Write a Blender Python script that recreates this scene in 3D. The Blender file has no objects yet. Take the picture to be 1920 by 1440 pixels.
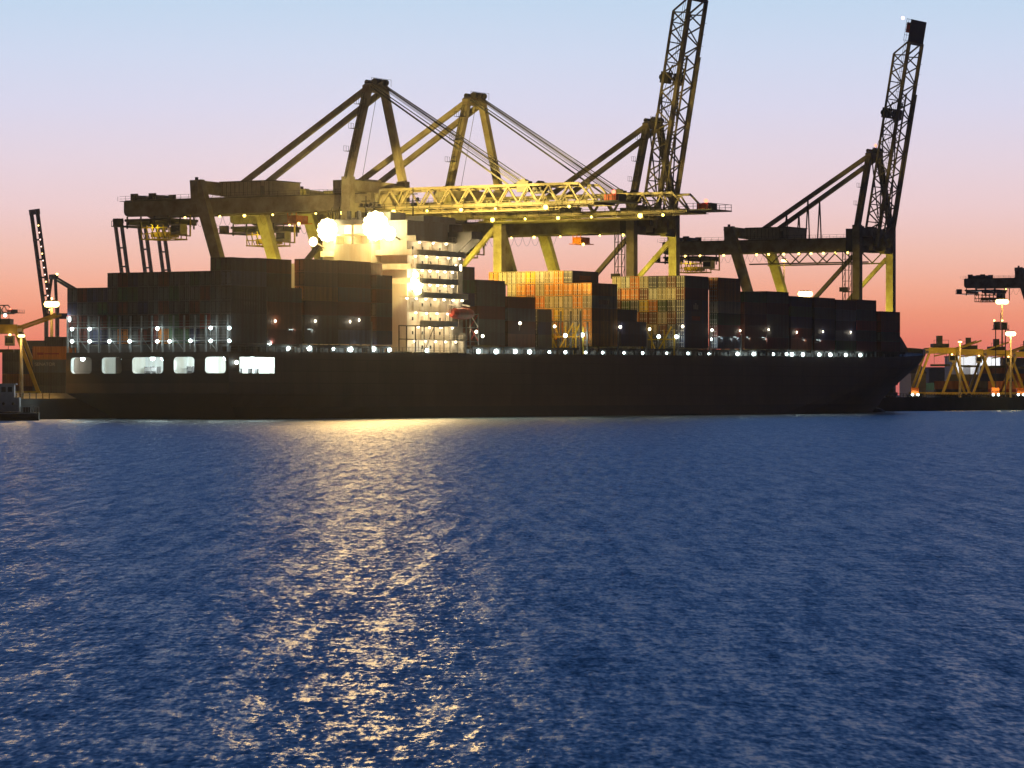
import bpy, bmesh, math, random
from mathutils import Vector, Matrix

random.seed(11)
BLOOM_HAZE = 0.00003  # density of the air volume added for lamp bloom
R = math.radians
SC = bpy.context.scene
COL = SC.collection
F = 6800.0            # focal length in photo pixels
EYE = 4.9             # height of the eye above the water
HY = 740.0            # horizon row
GZ = 4.0              # quay level
S0 = Vector((-55.0, 706.0, 0.0))
AU = Vector((0.508, 0.862, 0.0)).normalized()     # along the ship, forward
AV = Vector((-AU.y, AU.x, 0.0))                   # to port / towards the land
SH = math.atan2(AU.y, AU.x)


def W(u, v, z=0.0):
    p = S0 + AU * u + AV * v
    return Vector((p.x, p.y, z))


def u_at(px, v):
    k = (px - 960.0) / F
    p = S0 + AV * v
    return (k * p.y - p.x) / (AU.x - AU.y * k)


def z_at(u, v, py):
    return EYE + (HY - py) * W(u, v).y / F


def at(px, Y, z=GZ):
    return Vector(((px - 960.0) / F * Y, Y, z))


# ------------------------------------------------------------------ materials
def lin(c):
    return tuple((x / 12.92 if x <= 0.04045 else ((x + 0.055) / 1.055) ** 2.4) for x in [v / 255.0 for v in c])


def nodes_of(m):
    m.use_nodes = True
    nt = m.node_tree
    nt.nodes.clear()
    return nt, nt.nodes.new, nt.links.new


def paint(name, col, rough=0.55, var=0.35, scale=1.2, metal=0.0, stain=None, streak=False, each=False):
    m = bpy.data.materials.new(name)
    nt, N, L = nodes_of(m)
    out = N('ShaderNodeOutputMaterial')
    b = N('ShaderNodeBsdfPrincipled')
    L(b.outputs[0], out.inputs[0])
    tc = N('ShaderNodeTexCoord')
    n = N('ShaderNodeTexNoise')
    n.inputs['Scale'].default_value = scale
    n.inputs['Detail'].default_value = 5
    n.inputs['Roughness'].default_value = 0.65
    if streak:
        mp = N('ShaderNodeMapping')
        mp.inputs['Scale'].default_value = (1.0, 1.0, 0.12)
        L(tc.outputs['Object'], mp.inputs[0])
        L(mp.outputs[0], n.inputs['Vector'])
    else:
        L(tc.outputs['Object'], n.inputs['Vector'])
    r = N('ShaderNodeValToRGB')
    s = stain or tuple(c * (1 - var) for c in col)
    r.color_ramp.elements[0].position = 0.32
    r.color_ramp.elements[0].color = (*s, 1)
    r.color_ramp.elements[1].position = 0.62
    r.color_ramp.elements[1].color = (*col, 1)
    L(n.outputs[0], r.inputs[0])
    if each:
        oi = N('ShaderNodeObjectInfo')
        rg = N('ShaderNodeMapRange')
        rg.inputs['To Min'].default_value = .62
        rg.inputs['To Max'].default_value = 1.15
        L(oi.outputs['Random'], rg.inputs['Value'])
        hs = N('ShaderNodeHueSaturation')
        L(rg.outputs[0], hs.inputs['Value'])
        L(r.outputs[0], hs.inputs['Color'])
        L(hs.outputs[0], b.inputs['Base Color'])
    else:
        L(r.outputs[0], b.inputs['Base Color'])
    b.inputs['Roughness'].default_value = rough
    b.inputs['Metallic'].default_value = metal
    return m


def glow(name, col, strength):
    m = bpy.data.materials.new(name)
    nt, N, L = nodes_of(m)
    out = N('ShaderNodeOutputMaterial')
    e = N('ShaderNodeEmission')
    e.inputs[0].default_value = (*col, 1)
    e.inputs[1].default_value = strength
    L(e.outputs[0], out.inputs[0])
    m.cycles.emission_sampling = 'NONE'
    return m


M = {}
M['crane'] = paint('crane_paint', (0.36, 0.31, 0.22), 0.6, 0.3, 0.35, stain=(0.2, 0.15, 0.1))
M['crane_dark'] = paint('crane_dark_steel', (0.06, 0.055, 0.05), 0.6, 0.4, 0.8)
M['cream'] = paint('cream_sheet', (0.62, 0.56, 0.42), 0.6, 0.2, 0.6)
M['house'] = paint('house_sheet', (0.42, 0.36, 0.27), 0.6, 0.3, 0.6)
M['orange'] = paint('orange_paint', (0.65, 0.16, 0.02), 0.5, 0.3, 1.0)
M['yellow'] = paint('yellow_paint', (0.75, 0.5, 0.04), 0.5, 0.25, 0.6)
M['rope'] = paint('wire_rope', (0.1, 0.09, 0.08), 0.5, 0.3)
M['hull'] = paint('hull_paint', (0.07, 0.042, 0.026), 0.6, 0.45, 0.25, stain=(0.04, 0.025, 0.016), streak=True)
hm = M['hull']
nt_h = hm.node_tree
bs = [n for n in nt_h.nodes if n.type == 'BSDF_PRINCIPLED'][0]
src = bs.inputs['Base Color'].links[0].from_socket
tcx = nt_h.nodes.new('ShaderNodeTexCoord')
sp_ = nt_h.nodes.new('ShaderNodeSeparateXYZ')
cb_ = nt_h.nodes.new('ShaderNodeCombineXYZ')
br = nt_h.nodes.new('ShaderNodeTexBrick')
br.inputs['Scale'].default_value = 1.0
br.inputs['Brick Width'].default_value = 9.0
br.inputs['Row Height'].default_value = 2.4
br.inputs['Mortar Size'].default_value = 0.07
br.inputs['Color1'].default_value = (1, 1, 1, 1)
br.inputs['Color2'].default_value = (.78, .78, .78, 1)
br.inputs['Mortar'].default_value = (.45, .4, .38, 1)
mu = nt_h.nodes.new('ShaderNodeMixRGB')
mu.blend_type = 'MULTIPLY'
mu.inputs[0].default_value = 1
nt_h.links.new(tcx.outputs['Object'], sp_.inputs[0])
nt_h.links.new(sp_.outputs['X'], cb_.inputs['X'])
nt_h.links.new(sp_.outputs['Z'], cb_.inputs['Y'])
nt_h.links.new(cb_.outputs[0], br.inputs['Vector'])
nt_h.links.new(src, mu.inputs[1])
nt_h.links.new(br.outputs['Color'], mu.inputs[2])
nt_h.links.new(mu.outputs[0], bs.inputs['Base Color'])
M['boot'] = paint('hull_bottom_paint', (0.018, 0.014, 0.014), 0.6, 0.5, 0.3)
M['ship_white'] = paint('ship_white_paint', (0.75, 0.73, 0.68), 0.5, 0.12, 0.4, stain=(0.6, 0.52, 0.42), streak=True)
M['ship_dark'] = paint('ship_dark_steel', (0.07, 0.06, 0.055), 0.6, 0.4, 0.8)
M['ship_grey'] = paint('ship_grey_steel', (0.2, 0.2, 0.2), 0.6, 0.3, 0.8)
M['glass'] = paint('dark_window', (0.02, 0.025, 0.03), 0.15, 0.2)
M['rod'] = paint('galvanised_rod', (0.6, 0.58, 0.55), 0.45, 0.2, 2.0)
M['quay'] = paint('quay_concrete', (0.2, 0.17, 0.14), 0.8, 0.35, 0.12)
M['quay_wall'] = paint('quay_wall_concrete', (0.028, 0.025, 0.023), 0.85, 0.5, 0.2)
M['asphalt'] = paint('yard_asphalt', (0.16, 0.13, 0.1), 0.85, 0.4, 0.05)
M['grey_wall'] = paint('grey_cladding', (0.16, 0.15, 0.15), 0.7, 0.2, 0.2)
M['white_wall'] = paint('white_cladding', (0.7, 0.7, 0.7), 0.7, 0.1, 0.2)
M['far_steel'] = paint('far_crane_steel', (0.045, 0.045, 0.06), 0.6, 0.3, 0.2)
M['tug_white'] = paint('boat_white_paint', (0.42, 0.43, 0.46), 0.45, 0.25, 1.0)
M['tug_hull'] = paint('boat_hull_paint', (0.02, 0.02, 0.022), 0.5, 0.4, 1.0)
M['rubber'] = paint('tyre_rubber', (0.015, 0.015, 0.015), 0.8, 0.3)
M['red'] = paint('red_paint', (0.5, 0.05, 0.03), 0.5, 0.3, 1.0)
M['lampW'] = glow('white_lamp_glass', (0.82, 1.0, 0.98), 14)
M['lampY'] = glow('sodium_lamp_glass', (1.0, 0.72, 0.14), 7)
M['lampD'] = glow('deck_lamp_glass', (1.0, 0.9, 0.62), 10)
M['flood'] = glow('floodlight_glass', (1.0, 0.86, 0.42), 40)
M['lampR'] = glow('red_lamp_glass', (1.0, 0.15, 0.08), 5)
M['lampP'] = glow('pink_lamp_glass', (1.0, 0.6, 0.5), 4)
M['lampO'] = glow('mast_lamp_glass', (1.0, 0.66, 0.2), 8)

CC = {   # container colours
    'rust brown': (0.2, 0.06, 0.03), 'maroon': (0.14, 0.025, 0.02), 'navy blue': (0.03, 0.04, 0.1),
    'dark grey': (0.1, 0.1, 0.1), 'orange': (0.62, 0.2, 0.03), 'amber': (0.78, 0.32, 0.035),
    'beige': (0.5, 0.42, 0.28), 'pale grey': (0.48, 0.46, 0.42), 'dark green': (0.05, 0.12, 0.05),
    'yellow': (0.85, 0.6, 0.05), 'grey blue': (0.14, 0.16, 0.22), 'deep red': (0.3, 0.03, 0.02)}
for k, c in CC.items():
    M['c_' + k] = paint('container_' + k.replace(' ', '_'), c, 0.55, 0.35, 0.9,
                        stain=tuple(x * 0.55 + 0.02 * (i == 0) for i, x in enumerate(c)), streak=True, each=True)


# ------------------------------------------------------------------ mesh builder
class MB:
    def __init__(s, off=(0, 0, 0)):
        s.v, s.f, s.mi, s.mats, s.off = [], [], [], [], Vector(off)

    def m(s, mat):
        if mat not in s.mats:
            s.mats.append(mat)
        return s.mats.index(mat)

    def add(s, vs, fs, mat):
        b = len(s.v)
        s.v += [tuple(Vector(p) + s.off) for p in vs]
        i = s.m(mat)
        for f in fs:
            s.f.append([b + k for k in f])
            s.mi.append(i)

    def box(s, x0, x1, y0, y1, z0, z1, mat):
        vs = [(x, y, z) for z in (z0, z1) for y in (y0, y1) for x in (x0, x1)]
        s.add(vs, [(0, 2, 3, 1), (4, 5, 7, 6), (0, 1, 5, 4), (2, 6, 7, 3), (0, 4, 6, 2), (1, 3, 7, 5)], mat)

    def bar(s, p, q, w, h, mat, up=(0, 0, 1), w2=None, h2=None):
        p, q = Vector(p), Vector(q)
        d = (q - p)
        if d.length < 1e-6:
            return
        d.normalize()
        u = Vector(up)
        if abs(d.dot(u)) > 0.97:
            u = Vector((0, 1, 0)) if abs(d.y) < 0.9 else Vector((1, 0, 0))
        a = d.cross(u).normalized()
        b = a.cross(d).normalized()
        vs = []
        for c, ww, hh in ((p, w, h), (q, w2 or w, h2 or h)):
            for sx, sy in ((-1, -1), (1, -1), (1, 1), (-1, 1)):
                vs.append(c + a * sx * ww / 2 + b * sy * hh / 2)
        s.add(vs, [(3, 2, 1, 0), (4, 5, 6, 7), (0, 1, 5, 4), (1, 2, 6, 5), (2, 3, 7, 6), (3, 0, 4, 7)], mat)

    def tube(s, p, q, r, mat, n=6, r2=None):
        p, q = Vector(p), Vector(q)
        d = q - p
        if d.length < 1e-6:
            return
        d.normalize()
        a = d.orthogonal().normalized()
        b = d.cross(a)
        r2 = r if r2 is None else r2
        vs = []
        for c, rr in ((p, r), (q, r2)):
            for k in range(n):
                t = 2 * math.pi * k / n
                vs.append(c + (a * math.cos(t) + b * math.sin(t)) * rr)
        fs = [(k, (k + 1) % n, n + (k + 1) % n, n + k) for k in range(n)]
        fs += [tuple(range(n - 1, -1, -1)), tuple(range(n, 2 * n))]
        s.add(vs, fs, mat)

    def ball(s, c, r, mat, n=8, sz=1.0):
        c = Vector(c)
        vs, fs = [], []
        m_ = n // 2
        for i in range(m_ + 1):
            th = math.pi * i / m_
            for k in range(n):
                ph = 2 * math.pi * k / n
                vs.append(c + Vector((r * math.sin(th) * math.cos(ph), r * math.sin(th) * math.sin(ph), sz * r * math.cos(th))))
        for i in range(m_):
            for k in range(n):
                fs.append((i * n + k, i * n + (k + 1) % n, (i + 1) * n + (k + 1) % n, (i + 1) * n + k))
        s.add(vs, fs, mat)

    def prism(s, pts, axis, a0, a1, mat):
        """polygon pts in the two other axes, extruded along axis between a0 and a1"""
        n = len(pts)
        vs = []
        for a in (a0, a1):
            for p, q in pts:
                vs.append({'x': (a, p, q), 'y': (p, a, q), 'z': (p, q, a)}[axis])
        fs = [(k, (k + 1) % n, n + (k + 1) % n, n + k) for k in range(n)]
        fs += [tuple(range(n - 1, -1, -1)), tuple(range(n, 2 * n))]
        s.add(vs, fs, mat)

    def mesh(s, name):
        me = bpy.data.meshes.new(name)
        me.from_pydata(s.v, [], s.f)
        for m in s.mats:
            me.materials.append(M[m])
        me.polygons.foreach_set('material_index', s.mi)
        bm = bmesh.new()
        bm.from_mesh(me)
        bmesh.ops.recalc_face_normals(bm, faces=bm.faces)
        bm.to_mesh(me)
        bm.free()
        me.update()
        return me

    def build(s, name, parent=None, loc=(0, 0, 0), rz=0.0):
        o = bpy.data.objects.new(name, s.mesh(name))
        COL.objects.link(o)
        o.parent = parent
        o.location = loc
        o.rotation_euler = (0, 0, rz)
        return o


def tag(o, label=None, cat=None, group=None, kind=None):
    for k, val in (('label', label), ('category', cat), ('group', group), ('kind', kind)):
        if val:
            o[k] = val
    return o


def empty(name, loc, rz=0.0, label=None, cat=None, group=None):
    o = bpy.data.objects.new(name, None)
    COL.objects.link(o)
    o.location = loc
    o.rotation_euler = (0, 0, rz)
    return tag(o, label, cat, group)


KIDS = {}


def copy_tree(o, parent=None):
    c = o.copy()
    COL.objects.link(c)
    c.parent = parent
    for ch in list(o.children):
        copy_tree(ch, c)
    return c


def light(name, loc, col, power, radius=0.5, parent=None, spot=None, aim=None, blend=0.5):
    d = bpy.data.lights.new(name, 'SPOT' if spot else 'POINT')
    d.color = col
    d.energy = power
    d.shadow_soft_size = radius
    if spot:
        d.spot_size = R(spot)
        d.spot_blend = blend
    o = bpy.data.objects.new(name, d)
    COL.objects.link(o)
    o.location = loc
    if aim is not None:
        o.rotation_euler = (Vector(aim) - Vector(loc)).to_track_quat('-Z', 'Y').to_euler()
    return o


# ------------------------------------------------------------------ world
w = bpy.data.worlds.new("World")
SC.world = w
w.use_nodes = True
nt = w.node_tree
nt.nodes.clear()
N, L = nt.nodes.new, nt.links.new
wo = N('ShaderNodeOutputWorld')
bg = N('ShaderNodeBackground')
L(bg.outputs[0], wo.inputs[0])
tc = N('ShaderNodeTexCoord')
sep = N('ShaderNodeSeparateXYZ')
L(tc.outputs['Generated'], sep.inputs[0])
mx = N('ShaderNodeMath')
mx.operation = 'MAXIMUM'
mx.inputs[1].default_value = 0.0
L(sep.outputs['Z'], mx.inputs[0])
pw = N('ShaderNodeMath')
pw.operation = 'POWER'
pw.inputs[1].default_value = 0.5
L(mx.outputs[0], pw.inputs[0])
ramp = N('ShaderNodeValToRGB')
SKY = [(740, (188, 98, 96)), (690, (214, 112, 102)), (640, (231, 128, 106)), (590, (240, 150, 120)), (540, (244, 171, 144)),
       (470, (242, 192, 177)), (390, (237, 205, 206)), (300, (228, 211, 222)), (200, (216, 214, 234)),
       (100, (205, 215, 237)), (0, (192, 213, 236))]
HIGH = [(0.125, (146, 178, 222)), (0.155, (98, 140, 202)), (0.22, (70, 118, 188)), (0.4, (56, 104, 174)), (0.65, (40, 82, 146)), (1.0, (22, 46, 100))]
stops = [(math.sqrt(max(0.0, math.sin(math.atan((HY - y) / F)))), lin(c)) for y, c in SKY] + [(math.sqrt(z), lin(c)) for z, c in HIGH]
els = ramp.color_ramp.elements
els[0].position, els[0].color = stops[0][0], (*stops[0][1], 1)
els[1].position, els[1].color = stops[-1][0], (*stops[-1][1], 1)
for p, c in stops[1:-1]:
    e = els.new(p)
    e.color = (*c, 1)
L(pw.outputs[0], ramp.inputs[0])
# the glow of the set sun is in front; the sky behind the viewer is dull blue
mr = N('ShaderNodeMapRange')
mr.interpolation_type = 'SMOOTHSTEP'
mr.inputs['From Min'].default_value = 0.45
mr.inputs['From Max'].default_value = 0.96
L(sep.outputs['Y'], mr.inputs['Value'])
mix = N('ShaderNodeMixRGB')
mix.inputs[1].default_value = (0.011, 0.012, 0.02, 1)
L(mr.outputs[0], mix.inputs[0])
L(ramp.outputs[0], mix.inputs[2])
L(mix.outputs[0], bg.inputs[0])
bg.inputs[1].default_value = 1.05

# ------------------------------------------------------------------ camera
cd = bpy.data.cameras.new('camera')
cam = bpy.data.objects.new('camera', cd)
COL.objects.link(cam)
cam.location = (0, 0, EYE)
cam.rotation_euler = (R(90), 0, 0)
cd.sensor_width = 36.0
cd.lens = 36.0 * F / 1920.0
cd.shift_y = (HY - 720.0) / 1920.0
cd.clip_start = 1.0
cd.clip_end = 20000.0
SC.camera = cam
SC.view_settings.view_transform = 'Standard'
SC.view_settings.look = 'None'
SC.view_settings.exposure = 0.0
SC.view_settings.gamma = 1.0
SC.cycles.use_denoising = True
SC.cycles.sample_clamp_indirect = 4.0
SC.cycles.max_bounces = 6
SC.cycles.sample_clamp_direct = 8.0
SC.cycles.caustics_reflective = False
SC.cycles.caustics_refractive = False

# ------------------------------------------------------------------ water
wm = bpy.data.materials.new('harbour_water')
nt, N, L = nodes_of(wm)
out = N('ShaderNodeOutputMaterial')
b = N('ShaderNodeBsdfPrincipled')
L(b.outputs[0], out.inputs[0])
b.inputs['Base Color'].default_value = (0.018, 0.062, 0.128, 1)
b.inputs['Roughness'].default_value = 0.31
b.inputs['IOR'].default_value = 1.333
b.inputs['Specular IOR Level'].default_value = 0.4
geo = N('ShaderNodeNewGeometry')


def wave_noise(scale, sx, sy, detail, rough, rot=0.0, dist=0.0):
    mp = N('ShaderNodeMapping')
    mp.inputs['Scale'].default_value = (sx, sy, 1)
    mp.inputs['Rotation'].default_value = (0, 0, rot)
    L(geo.outputs['Position'], mp.inputs[0])
    n = N('ShaderNodeTexNoise')
    n.noise_dimensions = '2D'
    n.inputs['Scale'].default_value = scale
    n.inputs['Detail'].default_value = detail
    n.inputs['Roughness'].default_value = rough
    n.inputs['Distortion'].default_value = dist
    L(mp.outputs[0], n.inputs['Vector'])
    return n


n1 = wave_noise(1.0, 2.4, 0.8, 3, 0.5, R(4), 0.0)
b1 = N('ShaderNodeBump')
b1.inputs['Distance'].default_value = 0.075
L(n1.outputs[0], b1.inputs['Height'])
# wave faces lean seaward by an amount that varies from wavelet to wave group
LAYERS = [(0.09, 0.42, R(2), .15), (0.2, 1.2, R(-3), .11), (0.45, 3.4, R(3), .10), (0.95, 10.0, R(-1.5), .085), (2.2, 34.0, R(.6), .025)]
prev = None
for wx, wy, rot_, amp in LAYERS:
    n_ = wave_noise(1.0, 1 / wx, 1 / wy, 1.4, 0.5, rot_)
    m_ = N('ShaderNodeMath')
    m_.operation = 'MULTIPLY_ADD'
    m_.inputs[1].default_value = amp * 1.6
    if prev is None:
        m_.inputs[2].default_value = -0.08 - sum(x[3] for x in LAYERS) * 0.8
    else:
        L(prev, m_.inputs[2])
    L(n_.outputs[0], m_.inputs[0])
    prev = m_.outputs[0]
cl_ = N('ShaderNodeClamp')
cl_.inputs['Min'].default_value = -0.6
cl_.inputs['Max'].default_value = 0.06
L(prev, cl_.inputs['Value'])
cx = N('ShaderNodeCombineXYZ')
L(cl_.outputs[0], cx.inputs['Y'])
lean = N('ShaderNodeVectorMath')
lean.operation = 'ADD'
L(b1.outputs[0], lean.inputs[0])
L(cx.outputs[0], lean.inputs[1])
nrm = N('ShaderNodeVectorMath')
nrm.operation = 'NORMALIZE'
L(lean.outputs[0], nrm.inputs[0])
L(nrm.outputs[0], b.inputs['Normal'])
M['water'] = wm
mb = MB()
mb.add([(-9000, -400, 0), (9000, -400, 0), (9000, 9000, 0), (-9000, 9000, 0)], [(0, 1, 2, 3)], 'water')
tag(mb.build('harbour_water'), kind='structure')

# ------------------------------------------------------------------ quay and yard ground
QV = 42.0
mb = MB()
mb.add([W(-900, QV + 40, GZ), W(4000, QV + 40, GZ), W(4000, 9000, GZ), W(-900, 9000, GZ)], [(0, 1, 2, 3)], 'asphalt')
tag(mb.build('yard_ground'), kind='structure')
mb = MB()
mb.add([W(-900, QV + 0.6, GZ), W(4000, QV + 0.6, GZ), W(4000, QV + 40, GZ), W(-900, QV + 40, GZ)], [(0, 1, 2, 3)], 'quay')
tag(mb.build('quay_apron'), kind='structure')
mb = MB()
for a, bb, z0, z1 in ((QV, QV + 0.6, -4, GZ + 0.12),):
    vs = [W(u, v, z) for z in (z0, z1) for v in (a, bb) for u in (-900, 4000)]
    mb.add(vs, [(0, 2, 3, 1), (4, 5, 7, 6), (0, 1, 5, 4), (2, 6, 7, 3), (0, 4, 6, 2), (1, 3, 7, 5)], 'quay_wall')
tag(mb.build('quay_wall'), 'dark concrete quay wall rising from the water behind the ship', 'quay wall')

# ------------------------------------------------------------------ container ship (local x forward, y to port, z up)
ship = empty('container_ship', S0, SH, 'long dark hulled container ship with brightly lit white deckhouse moored along the quay', 'container ship')
BEAM = 40.0
LEV = [-4, -1, 0.0, 2.4, 5.2, 6.4, 9.1, 12.3, 13.2]


def zdeck(u):
    return 13.3 + 1.6 * min(max(u, 0), 300) / 300 + (2.2 * ((u - 305) / 60) ** 1.3 if u > 305 else 0)


def ustart(z):
    return 0.0 if z >= 5.2 else (5.2 - z) * 1.9


def uend(z):
    return 340 + 20 * (max(0, z) / 15.5) ** 0.8 if z > 0 else 340


def half(u, z):
    us, ue = ustart(z), uend(z)
    t = min(max(z / 14.0, 0), 1)
    fs = 0.99 if z >= 5.2 else 0.99 - 0.05 * (5.2 - z)
    fs = max(fs, 0.6)
    k = min(1, (u - us) / (60 - 45 * t))
    b = fs + (1 - fs) * math.sin(k * math.pi / 2)
    Lb = 95 - 45 * t
    s = (u - (ue - Lb)) / Lb
    if s > 0:
        b *= max(0.0, 1 - s ** (1.7 + 1.3 * t))
    return BEAM / 2 * b


UN = [0, 3.6, 8, 15.6, 22, 30, 45, 60, 80, 110, 140, 170, 200, 230, 250, 265, 280, 290, 300, 308, 316, 324, 331, 338, 344, 350, 355, 360, 363.5, 366]
vs, fs, grid = [], [], {}
nl = len(LEV) + 1
for j in range(nl):
    for i, un in enumerate(UN):
        z = LEV[j] if j < len(LEV) else None
        zz = z if z is not None else 15.0
        us, ue = ustart(zz), uend(zz)
        u = us + un * (200 - us) / 200 if un < 200 else 200 + (un - 200) * (ue - 200) / 166.0
        if z is None:
            zz = zdeck(u)
        h = half(u, zz)
        for sgn in (0, 1):
            grid[j, i, sgn] = len(vs)
            vs.append((u, BEAM / 2 + (h if sgn else -h), zz))
hull = MB()
n0 = len(UN)
f_top, f_bot = [], []
for j in range(nl - 1):
    for i in range(n0 - 1):
        for sgn in (0, 1):
            if sgn == 0 and j == 6 and i in (1, 2):
                continue          # side mooring opening
            q = (grid[j, i, sgn], grid[j, i + 1, sgn], grid[j + 1, i + 1, sgn], grid[j + 1, i, sgn])
            (f_bot if LEV[j] < 1.5 else f_top).append(q if sgn == 0 else q[::-1])
# bottom of the counter under the transom
for j in range(4):
    f_bot.append((grid[j, 0, 0], grid[j + 1, 0, 0], grid[j + 1, 0, 1], grid[j, 0, 1]))
# main deck
for i in range(n0 - 1):
    f_top.append((grid[nl - 1, i, 0], grid[nl - 1, i + 1, 0], grid[nl - 1, i + 1, 1], grid[nl - 1, i, 1]))
hull.add(vs, f_top, 'hull')
hull.add(vs, f_bot, 'boot')
hull_o = hull.build('hull', ship)
# transom with five rounded openings
OPEN = [(33.4, 38.6), (26.0, 30.9), (15.9, 23.4), (8.4, 13.3), (0.9, 5.8)]
bm = bmesh.new()
edges = []


def loop(pts):
    v = [bm.verts.new((0, p, q)) for p, q in pts]
    for a, bb in zip(v, v[1:] + v[:1]):
        edges.append(bm.edges.new((a, bb)))


outer = [(vs[grid[j, 0, 0]][1], vs[grid[j, 0, 0]][2]) for j in range(4, nl)] + [(vs[grid[j, 0, 1]][1], vs[grid[j, 0, 1]][2]) for j in range(nl - 1, 3, -1)]
loop(outer)


def rrect(y0, y1, z0, z1, r=0.7, n=4):
    out = []
    for cy, cz, a0 in ((y1 - r, z1 - r, 0), (y0 + r, z1 - r, 90), (y0 + r, z0 + r, 180), (y1 - r, z0 + r, 270)):
        for k in range(n + 1):
            a = R(a0 + 90 * k / n)
            out.append((cy + r * math.cos(a), cz + r * math.sin(a)))
    return out


for y0, y1 in OPEN:
    loop(rrect(y0, y1, 9.1, 12.3))
bmesh.ops.triangle_fill(bm, use_beauty=True, use_dissolve=False, edges=edges)
me = bpy.data.meshes.new('transom')
bm.to_mesh(me)
bm.free()
me.materials.append(M['hull'])
tr = bpy.data.objects.new('transom', me)
COL.objects.link(tr)
tr.parent = ship
# rim of each opening and the mooring deck behind
for y0, y1 in OPEN:
    rim = MB()
    pts = rrect(y0, y1, 9.1, 12.3)
    n = len(pts)
    rim.add([(0.0, p, q) for p, q in pts] + [(0.9, p, q) for p, q in pts], [(k, (k + 1) % n, n + (k + 1) % n, n + k) for k in range(n)], 'ship_white')
    rim.build('mooring_opening_rim', ship)
rim = MB()
pts = rrect(3.6, 15.6, 9.1, 12.3, 0.6)
hy = BEAM / 2 - half(9, 10.5)
n = len(pts)
rim.add([(p, hy - 0.02, q) for p, q in pts] + [(p, hy + 1.0, q) for p, q in pts], [(k, (k + 1) % n, n + (k + 1) % n, n + k) for k in range(n)], 'ship_white')
rim.build('mooring_opening_rim', ship)
md = MB()
md.box(0.5, 18, 1.4, 38.6, 8.6, 8.9, 'ship_grey')
md.box(0.5, 18, 1.4, 38.6, 12.75, 12.9, 'ship_white')
md.box(17.6, 18, 1.4, 38.6, 8.9, 12.75, 'ship_white')
for y in (7.1, 14.6, 24.7, 32.1):
    md.box(2.5, 6, y - 0.1, y + 0.1, 8.9, 12.75, 'ship_white')
md.build('mooring_deck', ship)
wn = MB()
for y in (2.6, 10.2, 12.2, 17.5, 21.0, 22.5, 28.0, 35.5):
    wn.tube((4.5, y - 0.6, 9.7), (4.5, y + 0.6, 9.7), 0.7, 'ship_dark', 10)
    wn.box(3.8, 5.2, y - 0.75, y - 0.6, 8.9, 10.5, 'ship_dark')
    wn.box(3.8, 5.2, y + 0.6, y + 0.75, 8.9, 10.5, 'ship_dark')
for x in (6.2, 8.5, 12.0, 14.2):
    wn.tube((x, 3.4, 9.0), (x, 3.4, 10.1), 0.45, 'ship_dark', 10)
wn.build('mooring_winch', ship)
bulb = MB()
bulb.ball((342, BEAM / 2, -1.2), 3.2, 'boot', 12, 0.8)
bulb.build('bulbous_bow', ship)
bw = MB()
bw.prism([(349, zdeck(349) - 0.3), (349, 22.2), (352, 22.4), (355.5, 21.0), (360.4, 17.6), (360.6, zdeck(360) - 0.2)], 'y', BEAM / 2 - 1.6, BEAM / 2 - 1.0, 'ship_grey')
for sg in (-1, 1):
    for x0, x1 in ((334, 340), (340, 346), (346, 352), (352, 356.5), (356.5, 360)):
        z0, z1 = zdeck(x0), zdeck(x1)
        y0 = BEAM / 2 + sg * half(x0, min(z0, 17))
        y1 = BEAM / 2 + sg * half(x1, min(z1, 17))
        bw.add([(x0, y0, z0 - .3), (x1, y1, z1 - .3), (x1, y1, z1 + 1.3), (x0, y0, z0 + 1.3),
                (x0, y0 - sg * .2, z0 - .3), (x1, y1 - sg * .2, z1 - .3), (x1, y1 - sg * .2, z1 + 1.3), (x0, y0 - sg * .2, z0 + 1.3)],
               [(0, 1, 2, 3), (7, 6, 5, 4), (3, 2, 6, 7), (0, 4, 5, 1), (0, 3, 7, 4), (1, 5, 6, 2)], 'ship_grey')
bw.build('bow_bulwark', ship)
an = MB()
an.bar((345, BEAM / 2 - half(345, 9) - 0.3, 10.4), (345.6, BEAM / 2 - half(345, 8) - 0.25, 7.6), 0.35, 0.35, 'ship_dark')
an.bar((343.8, BEAM / 2 - half(344, 8) - 0.3, 8.2), (347, BEAM / 2 - half(347, 8) - 0.3, 8.2), 0.5, 0.4, 'ship_dark')
an.build('anchor', ship)

# hatch coamings, covers and deck edge structure
for u0, u1 in [(0.6, 13), (13.2, 25.4), (26, 38.3), (38.6, 51), (53, 59.5), (92.5, 105), (105.8, 118.2), (119.3, 131.8), (132.8, 139.5), (144.2, 157),
               (158.3, 171), (172.5, 185), (190, 203), (205, 220), (221.5, 234), (234.5, 246.5), (247.5, 260), (261.5, 274), (274.5, 286.5), (287.5, 299.5), (300.5, 320)]:
    h = MB()
    zb = zdeck(u0)
    inset = 0 if u0 < 250 else max(0, BEAM / 2 - half(u1, 15) + 0.3)
    h.box(u0 + .1, u1 - .1, 2.2 + inset, 37.8 - inset, zb - 0.1, zb + 1.0, 'ship_dark')
    h.box(u0, u1, 0.6 + inset, 39.4 - inset, zb + 1.0, zb + 1.55, 'ship_dark')
    for y in (1.0 + inset, 39 - inset):
        for k in range(4):
            x = u0 + 0.8 + (u1 - u0 - 1.6) * k / 3
            h.box(x - .15, x + .15, y - .2, y + .2, zb - 0.05, zb + 1.0, 'ship_grey')
    h.build('hatch_cover', ship)
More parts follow.
